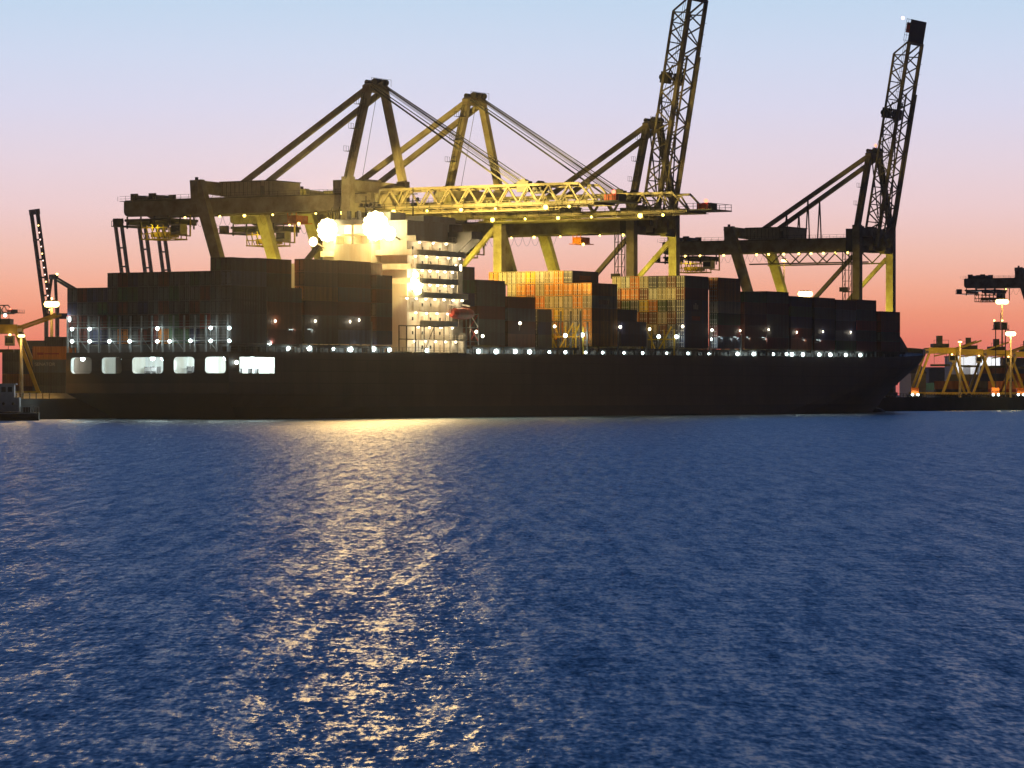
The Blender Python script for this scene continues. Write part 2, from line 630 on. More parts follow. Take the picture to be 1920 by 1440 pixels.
# lashing bridges: a lattice of posts and walkways across the ship
for u0, top, tall in [(-0.15, 20.5, 1), (25.7, 20, 0), (51.8, 20, 0), (139.9, 24.0, 1), (143.2, 21.5, 1), (157.6, 19.5, 0), (171.6, 20, 0), (187.6, 21.5, 1), (204.0, 20, 0), (220.7, 20, 0), (247, 20, 0), (260.7, 20, 0), (287, 20, 0), (300, 19.8, 0)]:
    lb = MB()
    zb = zdeck(u0)
    inset = 0 if u0 < 270 else BEAM / 2 - half(u0, 15) + 0.2
    ya, yb = 0.5 + inset, 39.5 - inset
    if u0 < 0:
        xs = [(-0.05, 0.3)]
    else:
        xs = [(u0 - 0.25, u0 + 0.25)]
    x0, x1 = xs[0]
    nn = 16
    for k in range(nn):
        y = ya + (yb - ya) * k / (nn - 1)
        lb.box(x0, x1, y - .13, y + .13, zb - .05, top, 'ship_grey')
        if k < nn - 1 and k % 3 == 1:
            y2 = ya + (yb - ya) * (k + 1) / (nn - 1)
            lb.bar((x0 + .1, y, zb + .2), (x0 + .1, y2, zb + 3.2), .1, .1, 'ship_grey')
    zz = zb + 2.2
    while zz < top + 0.1:
        lb.box(x0 - .15, x1 + .15, ya, yb, zz - .1, zz + .08, 'ship_grey')
        for r_ in (0.55, 1.1):
            lb.box(x0 - .12, x0 - .06, ya, yb, zz + r_ - .03, zz + r_ + .03, 'ship_grey')
        zz += 2.75
    if tall and u0 > 100:
        lb.bar((x0 - .4, 2.0, 21.2), (x0 - .4, 6.0, zb + .6), .3, .3, 'yellow')
        lb.bar((x0 - .4, 9.0, 21.2), (x0 - .4, 6.0, zb + .6), .3, .3, 'yellow')
        lb.box(x0 - .5, x0 - .2, 1.2, 10, 18.0, 18.3, 'yellow')
        for y in (1.3, 4.0, 7.4, 10.0):
            lb.box(x0 - .5, x0 - .25, y - .14, y + .14, zb, 20.5, 'yellow')
    lb.build('lashing_bridge', ship)
# side rail, posts and cell guides along the starboard edge
rl = MB()
u = 1.0
while u < 330:
    z = zdeck(u)
    y = BEAM / 2 - half(u, min(z, 16)) + 0.25
    u2 = u + 2.5
    y2 = BEAM / 2 - half(u2, min(zdeck(u2), 16)) + 0.25
    rl.bar((u, y, z - .05), (u, y, z + 1.15), .07, .07, 'ship_grey')
    for h in (0.6, 1.15):
        rl.bar((u, y, z + h), (u2, y2, zdeck(u2) + h), .05, .05, 'ship_grey')
    u = u2
rl.build('side_railing', ship)

# ---- deckhouse
AF, FW = 70.0, 87.0
dh = MB()
VS = 3.2
dh.box(AF, FW, VS, 36.8, 14, 33.2, 'ship_white')
dh.box(AF, FW, VS, 24.6, 33.2, 41.6, 'ship_white')
dh.box(AF - 0.3, FW + 4.6, VS - 0.3, 25.0, 41.6, 41.9, 'ship_white')
dh_o = dh.build('deckhouse', ship)
fb = MB()
fb.box(FW, FW + 4.4, 2.4, 36.8, 14, 35.4, 'ship_grey')  # grey stands in for shade on the white house's unlit fore part
fb.box(FW, FW + 4.4, 2.4, 24.6, 35.4, 41.6, 'ship_grey')
fb.build('forward_bulkhead', ship)
for zf in (32.6,):
    for x in (88.2, 90.2):
        g = MB()
        g.box(x, x + .7, 2.37, 2.45, zf - .9, zf + .4, 'lampD')
        g.build('cabin_window', ship)
# side decks: slab, bulwark or rail, posts and a row of ceiling lamps
DECKS = [16.6, 19.6, 22.6, 25.6, 28.6, 31.6, 34.6, 37.6]
for k, z in enumerate(DECKS):
    d = MB()
    x0 = AF + (0, 1.5, 0.5, -3.0, 0, 0, 0.4, 2)[k]
    x1 = FW + (1.5, 0, 2.5, 4.2, 0.2, 0.2, 3.0, 3.0)[k]
    y0 = 0.5 if k < 7 else 1.2
    if k >= 1:
        y0 = 0.9
    d.box(x0, x1, y0, VS, z - .14, z + .06, 'ship_white')
    if k in (1, 3, 4, 5, 6):
        d.box(x0, x1, y0, y0 + .06, z + .06, z + 1.05, 'ship_white')
    else:
        for r_ in (.4, .75, 1.1):
            d.box(x0, x1, y0, y0 + .05, z + r_ - .02, z + r_ + .02, 'ship_white')
        x = x0
        while x < x1 + .01:
            d.box(x - .03, x + .03, y0, y0 + .06, z, z + 1.1, 'ship_white')
            x += 1.4
    x = x0 + .4
    while x < x1:
        d.box(x - .06, x + .06, y0 + .02, y0 + .14, z - 2.9, z - .14, 'ship_white')
        x += 4.1
    # bulwark round the after end
    if k >= 4:
        d.box(x0 - 2.2, x0, y0, 24.0, z - .14, z + .06, 'ship_white')
        d.box(x0 - 2.2, x0 - 2.14, y0, 24.0, z + .06, z + 1.0, 'ship_white')
    d.build('side_deck', ship)
    # doors and portholes on the wall below this deck
    for q, x in enumerate((AF + 2.2, AF + 6.1, AF + 9.4, AF + 13.2)):
        wd = MB()
        if (q + k) % 3 == 0:
            wd.box(x - .4, x + .4, VS - .04, VS + .05, z - 2.9, z - .95, 'house')
        else:
            wd.box(x - .3, x + .3, VS - .03, VS + .05, z - 1.9, z - 1.2, 'glass')
        wd.build('door' if (q + k) % 3 == 0 else 'porthole', ship)
    nlamp = (5, 4, 5, 7, 6, 6, 5, 4)[k]
    for q in range(nlamp):
        x = x0 + .9 + (x1 - x0 - 1.8) * q / (nlamp - 1)
        lm = MB()
        lm.ball((x, 1.9, z - .36), .3, 'lampD', 8, 0.7)
        lm.box(x - .2, x + .2, 1.7, 2.1, z - .2, z - .13, 'ship_white')
        lm.build('ceiling_lamp', ship)
    pw_ = (200, 200, 220, 200, 300, 380, 300, 220)[k]
    for fx in (.1, .37, .63, .9):
        light('deck_lamp_light', W(x0 + (x1 - x0) * fx, 1.5, z - .6), (1, .74, .38), pw_ * 4.2, 0.4)
# bridge wing with its sloping bracket
bwg = MB()
bwg.box(86.2, 90.6, -3.0, 3.0, 38.4, 38.7, 'ship_grey')
bwg.box(86.2, 86.3, -3.0, 3.0, 38.7, 39.9, 'ship_grey')
bwg.box(90.5, 90.6, -3.0, 3.0, 38.7, 39.9, 'ship_grey')
bwg.box(86.2, 90.6, -3.0, -2.9, 38.7, 39.9, 'ship_grey')
for x in (86.4, 90.3):
    bwg.prism([(-3.0, 38.4), (3.0, 38.4), (3.0, 33.6)], 'x', x - .15, x + .15, 'ship_grey')
bwg.build('bridge_wing', ship)
# top of the house: wheelhouse roof, radar masts, funnel with its 2 x 2 openings
top = MB()
top.box(AF + 8, FW + 4, 4, 24, 41.9, 43.2, 'ship_white')
top.box(AF + 1, AF + 7, 8.0, 12.0, 41.9, 43.8, 'ship_white')
top.build('monkey_island', ship)
for x, y, h in ((80, 8, 7.5), (80, 20, 6.0), (74, 14, 5.0)):
    ms = MB()
    ms.tube((x, y, 41.9), (x, y, 41.9 + h), .22, 'ship_dark', 6, .1)
    ms.box(x - .2, x + .2, y - 1.8, y + 1.8, 41.9 + h * .6, 42.1 + h * .6, 'ship_dark')
    ms.box(x - .12, x + .12, y - 1.1, y + 1.1, 41.9 + h * .8, 42.1 + h * .8, 'ship_dark')
    ms.ball((x, y + 1.2, 42.4 + h * .6), .4, 'ship_dark', 8)
    ms.ball((x, y - 1.2, 42.4 + h * .6), .4, 'ship_dark', 8)
    ms.build('radar_mast', ship)
fu = MB()
YF0, YF1 = 10.0, 19.5
fu.box(AF - 3.4, AF, YF0, YF1, 33.0, 36.9, 'ship_white')
fu.box(AF - 3.4, AF, YF0 - .6, YF1 + .6, 41.0, 42.2, 'ship_dark')
for y in (YF0, (YF0 + YF1) / 2 - .3, YF1 - .6):
    fu.box(AF - 3.4, AF, y, y + .6, 36.9, 41.0, 'house')
fu.box(AF - 3.38, AF, YF0 + .6, YF1 - .6, 38.7, 39.1, 'house')
for y in (11.5, 14, 16.5):
    fu.tube((AF - 2, y, 42.2), (AF - 2, y, 44.0), .5, 'ship_dark', 10)
fu.build('funnel', ship)
ob = MB()
ob.box(AF - .3, AF - .05, YF0 + .6, YF1 - .6, 36.9, 41.0, 'ship_white')
ob.build('funnel_recess', ship)
for y in (12.0, 17.2):
    for z in (38.2, 40.5):
        light('recess_lamp_light', W(AF - 1.2, y, z), (1, .7, .26), 4000, 0.4)
# floodlight banks on the after side of the house
for y, z, s in ((20.6, 40.0, 1.0), (8.4, 40.6, 1.25), (4.9, 38.9, 0.6), (24.2, 37.6, 0.4)):
    f_ = MB()
    u0 = AF - 4.2
    f_.box(u0, u0 + .5, y - 1.7 * s, y + 1.7 * s, z - 1.5 * s, z + 1.5 * s, 'ship_dark')
    f_.bar((u0 + .4, y, z), (AF, y, z - 1.2), .3, .3, 'ship_dark')
    fl = f_.build('floodlight', ship)
    for a in range(19):
        q = (0, 0) if a == 0 else (1.0 * s, math.pi * a / 3) if a < 7 else (1.95 * s, math.pi * a / 6)
        g = MB()
        g.ball((u0 - .05, y + q[0] * math.cos(q[1]), z + q[0] * math.sin(q[1])), .62 * s, 'flood', 8)
        g.build('floodlight_glass', fl)
for y, pw_ in ((20.6, 130000), (8.4, 170000)):
    light('floodlight_light', W(AF - 5.2, y, 40.2), (1, .62, .22), pw_ * 2.6, 2.2, spot=150, aim=W(AF - 5.2 - 82, y - 57, 25), blend=.6)
    light('floodlight_light', W(AF - 3.9, y, 36.6 if y > 10 else 37.2), (1, .7, .2), 9000, 1.0)
# floodlights added on the masthead to brighten the crane booms
for y, aim in ((8, (123, 24, 47)), (20, (123, -2, 47))):
    f_ = MB()
    f_.box(80.2, 80.8, y - .6, y + .6, 45.4, 46.2, 'ship_dark')
    fl = f_.build('crane_fill_flood', ship)
    g = MB()
    g.ball((80.9, y, 45.8), .4, 'flood', 8)
    g.build('floodlight_glass', fl)
    light('crane_fill_light', W(81.6, y, 46.0), (1, .73, .17), 400000, .5, spot=44, aim=W(*aim))
light('crane_fill_light', W(81.6, 20, 46.6), (1, .76, .28), 60000, .5, spot=26, aim=W(119, 50, 51.2))  # added to brighten the crane's electrical room
light('crane_fill_light', W(81.6, 8, 46.6), (1, .73, .2), 260000, .5, spot=34, aim=W(167, 8, 48))  # added to brighten the second boom
# lower floodlight on the side deck
f_ = MB()
f_.box(AF + .3, AF + .6, .2, 2.0, 26.8, 30.4, 'ship_dark')
fl = f_.build('floodlight', ship)
for yy, z in ((1.0, 27.2), (1.0, 28.6), (.2, 27.9), (1.8, 27.9), (.4, 26.8), (1.7, 29.1), (1.2, 30.3)):
    g = MB()
    g.ball((AF + .1, yy, z), .72, 'flood', 10)
    g.build('floodlight_glass', fl)
light('floodlight_light', W(AF - 2.6, .6, 27.8), (1, .72, .24), 15000, .8)
# lifeboat under its davits, starboard
lf = MB()
ring = [(0, -.1), (.9, .25), (1.35, .9), (1.3, 1.5), (.9, 2.2), (0, 2.5), (-.9, 2.2), (-1.3, 1.5), (-1.35, .9), (-.9, .25)]
vs_, fs_ = [], []
st = [(-4.6, .15), (-4.2, .6), (-3, .92), (0, 1), (3, .92), (4.2, .6), (4.6, .15)]
for x, s in st:
    vs_ += [(88.5 + x, 1.0 + p * s, 21.2 + 1.2 + (q - 1.2) * s) for p, q in ring]
for a in range(len(st) - 1):
    fs_ += [(a * 10 + k, a * 10 + (k + 1) % 10, a * 10 + 10 + (k + 1) % 10, a * 10 + 10 + k) for k in range(10)]
lf.add(vs_, fs_, 'c_deep red')
lb_ = lf.build('lifeboat', ship)
dv = MB()
for x in (85.6, 91.4):
    dv.bar((x, 3.0, 19.5), (x, 2.6, 24.4), .3, .3, 'ship_white')
    dv.bar((x, 2.6, 24.4), (x, .6, 24.0), .3, .3, 'ship_white')
    dv.bar((x, .9, 24.0), (x, .9, 23.4), .08, .08, 'ship_dark')
dv.build('davit', ship)
# derrick, vents and pipes beside the house
cl = MB()
for x in (92.2, 95.5):
    for y in (1.0, 4.0):
        cl.box(x - .12, x + .12, y - .12, y + .12, 14, 22.5, 'ship_grey')
for z in (16.5, 19.5, 22.4):
    cl.box(92, 95.7, .9, 4.1, z - .1, z, 'ship_grey')
cl.bar((92.2, 1, 16.6), (95.5, 1, 19.4), .14, .14, 'red')
cl.bar((95.5, 1, 16.6), (92.2, 1, 19.4), .14, .14, 'red')
cl.bar((92.2, 1, 19.6), (95.5, 1, 22.3), .14, .14, 'red')
cl.bar((95.5, 1, 19.6), (92.2, 1, 22.3), .14, .14, 'ship_white')
cl.build('stair_tower', ship)
vt = MB()
vt.tube((89.4, 1.2, 14), (89.4, 1.2, 17.0), .8, 'ship_grey', 10)
vt.ball((89.4, 1.2, 17.2), 1.1, 'ship_grey', 10)
vt.build('ventilator', ship)
fr = MB()
for x in (63, 66, 69.5, 73, 77, 81):
    fr.box(x - .1, x + .1, .7, .9, 14, 19.4, 'ship_dark')
fr.box(62.9, 81.1, .7, .9, 19.3, 19.5, 'ship_dark')
fr.box(62.9, 81.1, .7, .9, 16.5, 16.65, 'ship_dark')
fr.bar((73, .8, 14), (77, .8, 19.3), .14, .14, 'ship_dark')
fr.build('gallows_frame', ship)

# ---- lamps around the deck edge
def ship_lamp(u, v, z, r=.33, mat='lampW', name='deck_lamp'):
    lm = MB()
    lm.ball((u, v, z), r * 1.15, mat, 8)
    lm.bar((u + .3, v + .3, z), (u + .35, v + .35, z - 1.6), .08, .08, 'ship_grey')
    lm.build(name, ship)


for px, py in [(135, 617), (168, 617), (295, 616), (395, 615), (430, 615), (135, 640), (168, 640), (205, 640), (243, 640), (295, 640), (318, 640),
               (357, 639), (395, 639), (430, 639)]:
    Y0 = W(-.6, 0).y
    k = (px - 960) / F
    p = W(-.6, 0)
    v = (p.x - k * p.y) / (k * AV.y - AV.x)
    z = z_at(-.6, v, py)
    ship_lamp(-.6, v, z, .32)
    light('deck_lamp_light', W(-1.0, v, z), (.8, 1, .97), 160, .3)
SIDE = [(505, 643, .4), (540, 653, .4), (580, 653, .45), (625, 654, .3), (657, 655, .5), (700, 654, .45), (730, 656, .4), (800, 657, .36),
        (897, 660, .45), (930, 660, .5), (966, 659, .45), (993, 661, .45), (1030, 662, .3), (1060, 661, .34), (1098, 662, .28), (1130, 662, .3),
        (1170, 663, .28), (1205, 663, .3), (1250, 663, .28), (1290, 664, .3), (1330, 664, .34), (1383, 664, .42), (1413, 664, .42), (1450, 664, .34), (1475, 664, .34),
        (1485, 665, .45), (1505, 666, .45), (1536, 667, .4), (1557, 666, .45), (1586, 667, .4), (1613, 668, .42)]
for px, py, r in SIDE:
    u = u_at(px, .7)
    z = max(z_at(u, .7, py), zdeck(u) + .5)
    ship_lamp(u, .7, z, r)
    if r > .34:
        light('deck_lamp_light', W(u, -.1, z + .1), (.8, 1, .95), 110, .3)
for px, py, r in [(545, 618, .36), (580, 619, .36), (1235, 631, .4), (1269, 631, .45), (1333, 636, .32), (1348, 634, .42), (1367, 636, .45), (1378, 634, .42), (1401, 635, .42),
                  (1431, 636, .5), (1504, 638, .45), (1534, 639, .5), (1060, 629, .42), (1092, 628, .42)]:
    u = u_at(px, .9)
    ship_lamp(u, .9, z_at(u, .9, py), r)
    light('deck_lamp_light', W(u, .2, z_at(u, .9, py)), (.85, 1, .92), 120, .3)
for px, py in [(515, 602), (590, 602), (655, 603), (672, 600), (1218, 617), (1280, 612), (1335, 619), (1387, 620), (1440, 618), (1493, 623), (1542, 622), (1594, 623), (975, 606), (1040, 612), (1163, 613), (893, 622), (905, 630)]:
    u = u_at(px, .3)
    ship_lamp(u, .3, z_at(u, .3, py), .3, 'lampD')
    light('deck_lamp_light', W(u, -.5, z_at(u, .3, py)), (1, .88, .66), 60, .3)
# mooring deck lamps
for u, y in ((2.2, 37.3), (2.2, 27.2), (2.4, 20.2), (2.4, 17.6), (2.4, 9.5), (2.4, 2.6), (6.5, 3.2), (12.5, 3.2)):
    lm = MB()
    lm.ball((u, y, 12.1), .5, 'lampW', 10)
    lm.tube((u, y, 12.4), (u, y, 12.76), .08, 'ship_dark')
    lm.build('mooring_deck_lamp', ship)
    light('mooring_lamp_light', W(u, y, 11.6), (.7, .93, 1), 5000, .4)
lm = MB()
lm.ball((2.0, hy - .4, 11.2), .4, 'lampW', 10)
lm.bar((2, hy - .4, 11.2), (2, hy + .2, 11.4), .1, .1, 'ship_dark')
lm.build('mooring_deck_lamp', ship)
sl = MB()
sl.ball((1.0, 39.6, 20.0), .6, 'lampW', 10)
sl.bar((1, 39.6, 20), (1, 39.6, 15), .15, .15, 'ship_grey')
sl.build('stern_lamp', ship)
light('stern_lamp_light', W(0, 39.8, 20.2), (.9, 1, .95), 500, .4)

# ------------------------------------------------------------------ containers
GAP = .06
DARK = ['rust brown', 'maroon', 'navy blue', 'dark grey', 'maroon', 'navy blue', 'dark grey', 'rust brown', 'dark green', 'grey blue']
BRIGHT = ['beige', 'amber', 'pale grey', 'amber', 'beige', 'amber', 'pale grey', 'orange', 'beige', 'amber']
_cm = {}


def container_mesh(col, ln, h, rod='rod'):
    key = (col, ln, h, rod)
    if key in _cm:
        return _cm[key]
    mat = 'c_' + col
    b = MB()
    Lx, Wy = ln, 2.44
    # posts and rails
    for x in (0, Lx - .16):
        for y in (-Wy / 2, Wy / 2 - .16):
            b.box(x, x + .16, y, y + .16, 0, h, mat)
    for z0, z1 in ((0, .16), (h - .1, h)):
        for y in (-Wy / 2 + .01, Wy / 2 - .13):
            b.box(.16, Lx - .16, y, y + .12, z0, z1, mat)
    for z0, z1 in ((0, .16), (h - .12, h)):
        for x in (.01, Lx - .13):
            b.box(x, x + .12, -Wy / 2 + .16, Wy / 2 - .16, z0, z1, mat)
    b.box(.12, Lx - .12, -Wy / 2 + .12, Wy / 2 - .12, h - .07, h - .02, mat)
    b.box(.12, Lx - .12, -Wy / 2 + .12, Wy / 2 - .12, .1, .15, mat)
    # corrugated sides
    nr = int(Lx / .56)
    for sg in (-1, 1):
        yo, yi = sg * (Wy / 2 - .015), sg * (Wy / 2 - .055)
        pts = []
        p = (Lx - .32) / nr
        for k in range(nr):
            x = .16 + p * k
            pts += [(x, yo), (x + p * .38, yo), (x + p * .5, yi), (x + p * .88, yi)]
        pts.append((Lx - .16, yo))
        n = len(pts)
        vv = [(x, y, .16) for x, y in pts] + [(x, y, h - .1) for x, y in pts]
        b.add(vv, [(k, k + 1, n + k + 1, n + k) for k in range(n - 1)], mat)
    b.box(Lx - .1, Lx - .05, -Wy / 2 + .16, Wy / 2 - .16, .16, h - .12, mat)
    body = b.mesh('shipping_container')
    doors = []
    for sg in (-1, 1):
        d = MB()
        ya, yb = (0.015, Wy / 2 - .17) if sg > 0 else (-Wy / 2 + .17, -.015)
        d.box(.04, .1, ya, yb, .17, h - .13, mat)
        for f in (.2, .5, .8):
            d.box(.02, .04, ya + .05, yb - .05, .17 + (h - .3) * f - .12, .17 + (h - .3) * f + .12, mat)
        for z0, z1 in ((.12, .3), (h - .26, h - .1)):
            d.box(.03, .05, ya, yb, z0, z1, 'rubber')
        d.box(.03, .045, ya - .02, ya + .1, .3, h - .26, 'rubber')
        d.box(.03, .045, yb - .1, yb + .02, .3, h - .26, 'rubber')
        for f in (.27, .73):
            y = ya + (yb - ya) * f
            d.box(-.015, .02, y - .03, y + .03, .12, h - .08, rod)
            d.box(-.03, .02, y - .1, y + .1, .22, .42, rod)
            d.box(-.03, .02, y - .1, y + .1, h - .42, h - .22, rod)
            d.box(-.03, .02, y - .08, y + .24, 1.12, 1.28, rod)
        doors.append(d.mesh('door'))
    _cm[key] = (body, doors)
    return _cm[key]


NCONT = 0


def container(loc, rz, col, ln, h, label, group, doors=True, rod='rod'):
    global NCONT
    NCONT += 1
    body, dd = container_mesh(col, ln, h, rod)
    o = bpy.data.objects.new('shipping_container', body)
    COL.objects.link(o)
    o.location = loc
    o.rotation_euler = (0, 0, rz)
    tag(o, label, 'shipping container', group)
    if doors:
        for m_ in dd:
            c = bpy.data.objects.new('door', m_)
            COL.objects.link(c)
            c.parent = o
    return o


def ordn(i):
    return ['bottom', 'second', 'third', 'fourth', 'fifth', 'sixth', 'seventh', 'eighth'][i]


def emblem(o, pts_list, mat, name='emblem'):
    e = MB()
    for x0, x1, z0, z1 in pts_list:
        e.box(x0, x1, -1.235, -1.215, z0, z1, mat)
    e.build(name, o)


def words_on(o, text, x, z, size, mat, side=-1):
    cu = bpy.data.curves.new('lettering', 'FONT')
    cu.body = text
    cu.size = size
    cu.extrude = .01
    t = bpy.data.objects.new('lettering', cu)
    COL.objects.link(t)
    me_ = bpy.data.meshes.new_from_object(t.evaluated_get(bpy.context.evaluated_depsgraph_get()))
    bpy.data.objects.remove(t)
    me_.materials.clear()
    me_.materials.append(M[mat])
    o2 = bpy.data.objects.new('lettering', me_)
    COL.objects.link(o2)
    o2.parent = o
    o2.location = (x, -1.24, z)
    o2.rotation_euler = (R(90), 0, 0)
    return o2


CG = {}


def bay(u0, ln, cols, base, heights, where, group, pal, fixed={}, from_tier={}):
    """cols: {column from starboard: number of tiers}"""
    for c, nt_ in cols.items():
        z = base
        for t in range(nt_):
            h = heights[t % len(heights)]
            if t >= from_tier.get(c, 0):
                col = fixed.get((c, t)) or random.choice(pal)
                side = 'starboard edge' if c == 0 else f'{["", "second", "third", "fourth", "fifth", "sixth", "seventh", "eighth", "ninth", "tenth", "eleventh", "twelfth", "thirteenth", "fourteenth", "fifteenth", "sixteenth"][c]} column from starboard'
                if t == nt_ - 1:
                    tn = 'topmost'
                else:
                    tn = ordn(t) + ' tier'
                lab = f'{col} container {where}, {tn}, {side}'
                CG[where, c, t] = container(W(u0, 1.32 + 2.5 * c, z), SH, col, ln, h, lab, group, True, 'rod' if 'lit' in where or 'dim' in where else 'c_' + col)  # outside the lit stacks rods take body colour, painting in the shade
            z += h + .02


HC, LO = 2.87, 2.57
# stern bay: fifteen columns seen end on
cols = {}
for c in range(16):
    cols[c] = 6 if c < 2 else 5 if c < 12 else 4
ft = {}
bay(.7, 12.19, cols, 15.0, [HC, HC, LO, HC, HC, LO], 'at the stern', 'containers stacked at the stern', ['maroon', 'dark grey', 'navy blue', 'dark grey', 'dark grey', 'dark green'],
    fixed={(10, 0): 'orange', (6, 0): 'orange', (12, 0): 'navy blue', (2, 1): 'deep red', (0, 4): 'grey blue'})
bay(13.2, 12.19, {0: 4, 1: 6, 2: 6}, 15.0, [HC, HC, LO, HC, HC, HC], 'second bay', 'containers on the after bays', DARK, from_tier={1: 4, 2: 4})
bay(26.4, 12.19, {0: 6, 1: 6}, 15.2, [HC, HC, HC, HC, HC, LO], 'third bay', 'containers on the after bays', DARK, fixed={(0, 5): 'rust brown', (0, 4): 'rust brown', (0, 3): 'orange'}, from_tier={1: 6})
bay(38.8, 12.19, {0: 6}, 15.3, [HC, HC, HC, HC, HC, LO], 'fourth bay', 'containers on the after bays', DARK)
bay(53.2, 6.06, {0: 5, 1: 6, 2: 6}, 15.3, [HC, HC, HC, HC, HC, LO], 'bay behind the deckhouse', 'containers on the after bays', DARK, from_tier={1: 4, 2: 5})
# bays ahead of the deckhouse, outer columns empty
bay(92.8, 12.19, {3: 6, 4: 6}, 15.7, [HC], 'ahead of the deckhouse', 'containers ahead of the deckhouse', DARK, from_tier={4: 2})
bay(106, 12.19, {3: 5, 4: 5}, 15.9, [HC], 'second stack ahead of the deckhouse', 'containers ahead of the deckhouse', DARK, from_tier={4: 4})
bay(119.5, 12.19, {3: 4, 4: 4}, 15.7, [HC, HC, HC, LO], 'third stack ahead of the deckhouse', 'containers ahead of the deckhouse', DARK, from_tier={4: 3})
bay(133, 6.06, {3: 3, 4: 3}, 15.7, [HC], 'short stack before the lit gap', 'containers ahead of the deckhouse', DARK, from_tier={4: 2})
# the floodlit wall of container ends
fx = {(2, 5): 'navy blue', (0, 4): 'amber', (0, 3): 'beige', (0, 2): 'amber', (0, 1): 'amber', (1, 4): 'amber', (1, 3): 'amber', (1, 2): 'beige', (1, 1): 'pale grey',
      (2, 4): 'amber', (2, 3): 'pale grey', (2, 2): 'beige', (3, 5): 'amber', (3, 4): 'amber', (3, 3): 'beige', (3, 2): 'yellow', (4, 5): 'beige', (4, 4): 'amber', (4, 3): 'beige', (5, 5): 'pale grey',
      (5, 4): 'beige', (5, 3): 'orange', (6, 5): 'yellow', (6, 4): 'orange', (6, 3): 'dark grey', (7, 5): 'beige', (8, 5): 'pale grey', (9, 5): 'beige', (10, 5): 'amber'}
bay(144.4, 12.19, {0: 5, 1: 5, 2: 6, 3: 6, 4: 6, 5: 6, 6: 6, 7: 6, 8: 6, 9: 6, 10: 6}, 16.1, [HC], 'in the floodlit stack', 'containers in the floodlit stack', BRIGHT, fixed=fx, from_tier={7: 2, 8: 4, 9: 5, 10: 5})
wh = 'in the floodlit stack'
# dark sides with faded orange lettering blocks
emblem(CG[wh, 0, 3], [(3.4, 5.0, .9, 1.9), (5.15, 6.2, .9, 1.9), (6.35, 7.3, .9, 1.9), (7.45, 8.4, .9, 1.9)], 'c_rust brown')
emblem(CG[wh, 2, 5], [(3.3, 4.6, .8, 1.8), (4.75, 5.9, .8, 1.8), (6.05, 7.2, .8, 1.8), (7.35, 8.6, .8, 1.8)], 'c_rust brown')
bay(158.6, 12.19, {0: 2, 1: 3}, 16.2, [HC], 'low stack in the gap', 'containers in the low stack', ['navy blue'], from_tier={1: 2})
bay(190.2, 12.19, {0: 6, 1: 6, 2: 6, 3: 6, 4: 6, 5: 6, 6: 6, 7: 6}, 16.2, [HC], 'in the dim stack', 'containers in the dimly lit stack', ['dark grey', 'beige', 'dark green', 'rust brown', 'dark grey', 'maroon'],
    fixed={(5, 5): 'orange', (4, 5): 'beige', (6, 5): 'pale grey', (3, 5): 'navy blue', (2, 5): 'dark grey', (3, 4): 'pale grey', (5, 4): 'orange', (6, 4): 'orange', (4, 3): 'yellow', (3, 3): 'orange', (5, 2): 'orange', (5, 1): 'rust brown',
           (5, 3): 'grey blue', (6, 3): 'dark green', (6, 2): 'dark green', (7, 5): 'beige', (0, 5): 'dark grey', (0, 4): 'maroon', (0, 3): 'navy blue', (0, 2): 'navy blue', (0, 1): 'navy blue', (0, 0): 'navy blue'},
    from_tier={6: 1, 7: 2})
wh = 'in the dim stack'
emblem(CG[wh, 0, 3], [(4.4, 5.0, .6, 1.7), (5.2, 6.0, .6, 2.1), (6.2, 6.9, .6, 1.7)], 'c_pale grey')
emblem(CG[wh, 0, 2], [(3.6, 7.8, .8, 1.8)], 'c_deep red')
bay(207.4, 12.19, {0: 6, 1: 6}, 16.2, [HC], 'stack beside the dim one', 'containers amidships', DARK, fixed={(0, 5): 'orange', (0, 4): 'orange', (0, 3): 'beige', (0, 2): 'dark green'}, from_tier={1: 5})
bay(221.8, 12.19, {0: 5}, 16.3, [HC, HC, HC, HC, LO], 'first of two level forward stacks', 'containers on the forward bays', DARK)
bay(234.3, 12.19, {0: 5, 1: 5}, 16.4, [HC], 'second of two level forward stacks', 'containers on the forward bays', DARK, from_tier={1: 4})
FWB = [(247.7, 5, 'forward bay A'), (261.6, 5, ''), (274.4, 5, ''), (287.0, 4, '')]
for (u0, n_, _), nm, hs, bs in zip(FWB, ('lowest forward row, nearest the stern', 'lowest forward row, second bay', 'lowest forward row, third bay', 'lowest forward row, last bay'),
                                   ([HC, LO, HC, LO, LO], [LO, HC, LO, HC, LO], [LO, LO, LO, HC, LO], [LO, HC, LO, HC, LO]), (16.4, 16.4, 16.4, 16.4)):
    bay(u0, 12.19, {0: 5}, bs, hs, nm, 'containers on the forward bays', DARK, fixed={(0, 2): 'deep red' if u0 > 280 else 'navy blue'})
bay(302.2, 12.19, {0: 4, 1: 4}, 16.5, [LO, LO, HC, LO], 'bow stack', 'containers in the bow stack', ['maroon', 'rust brown', 'dark grey', 'deep red'])

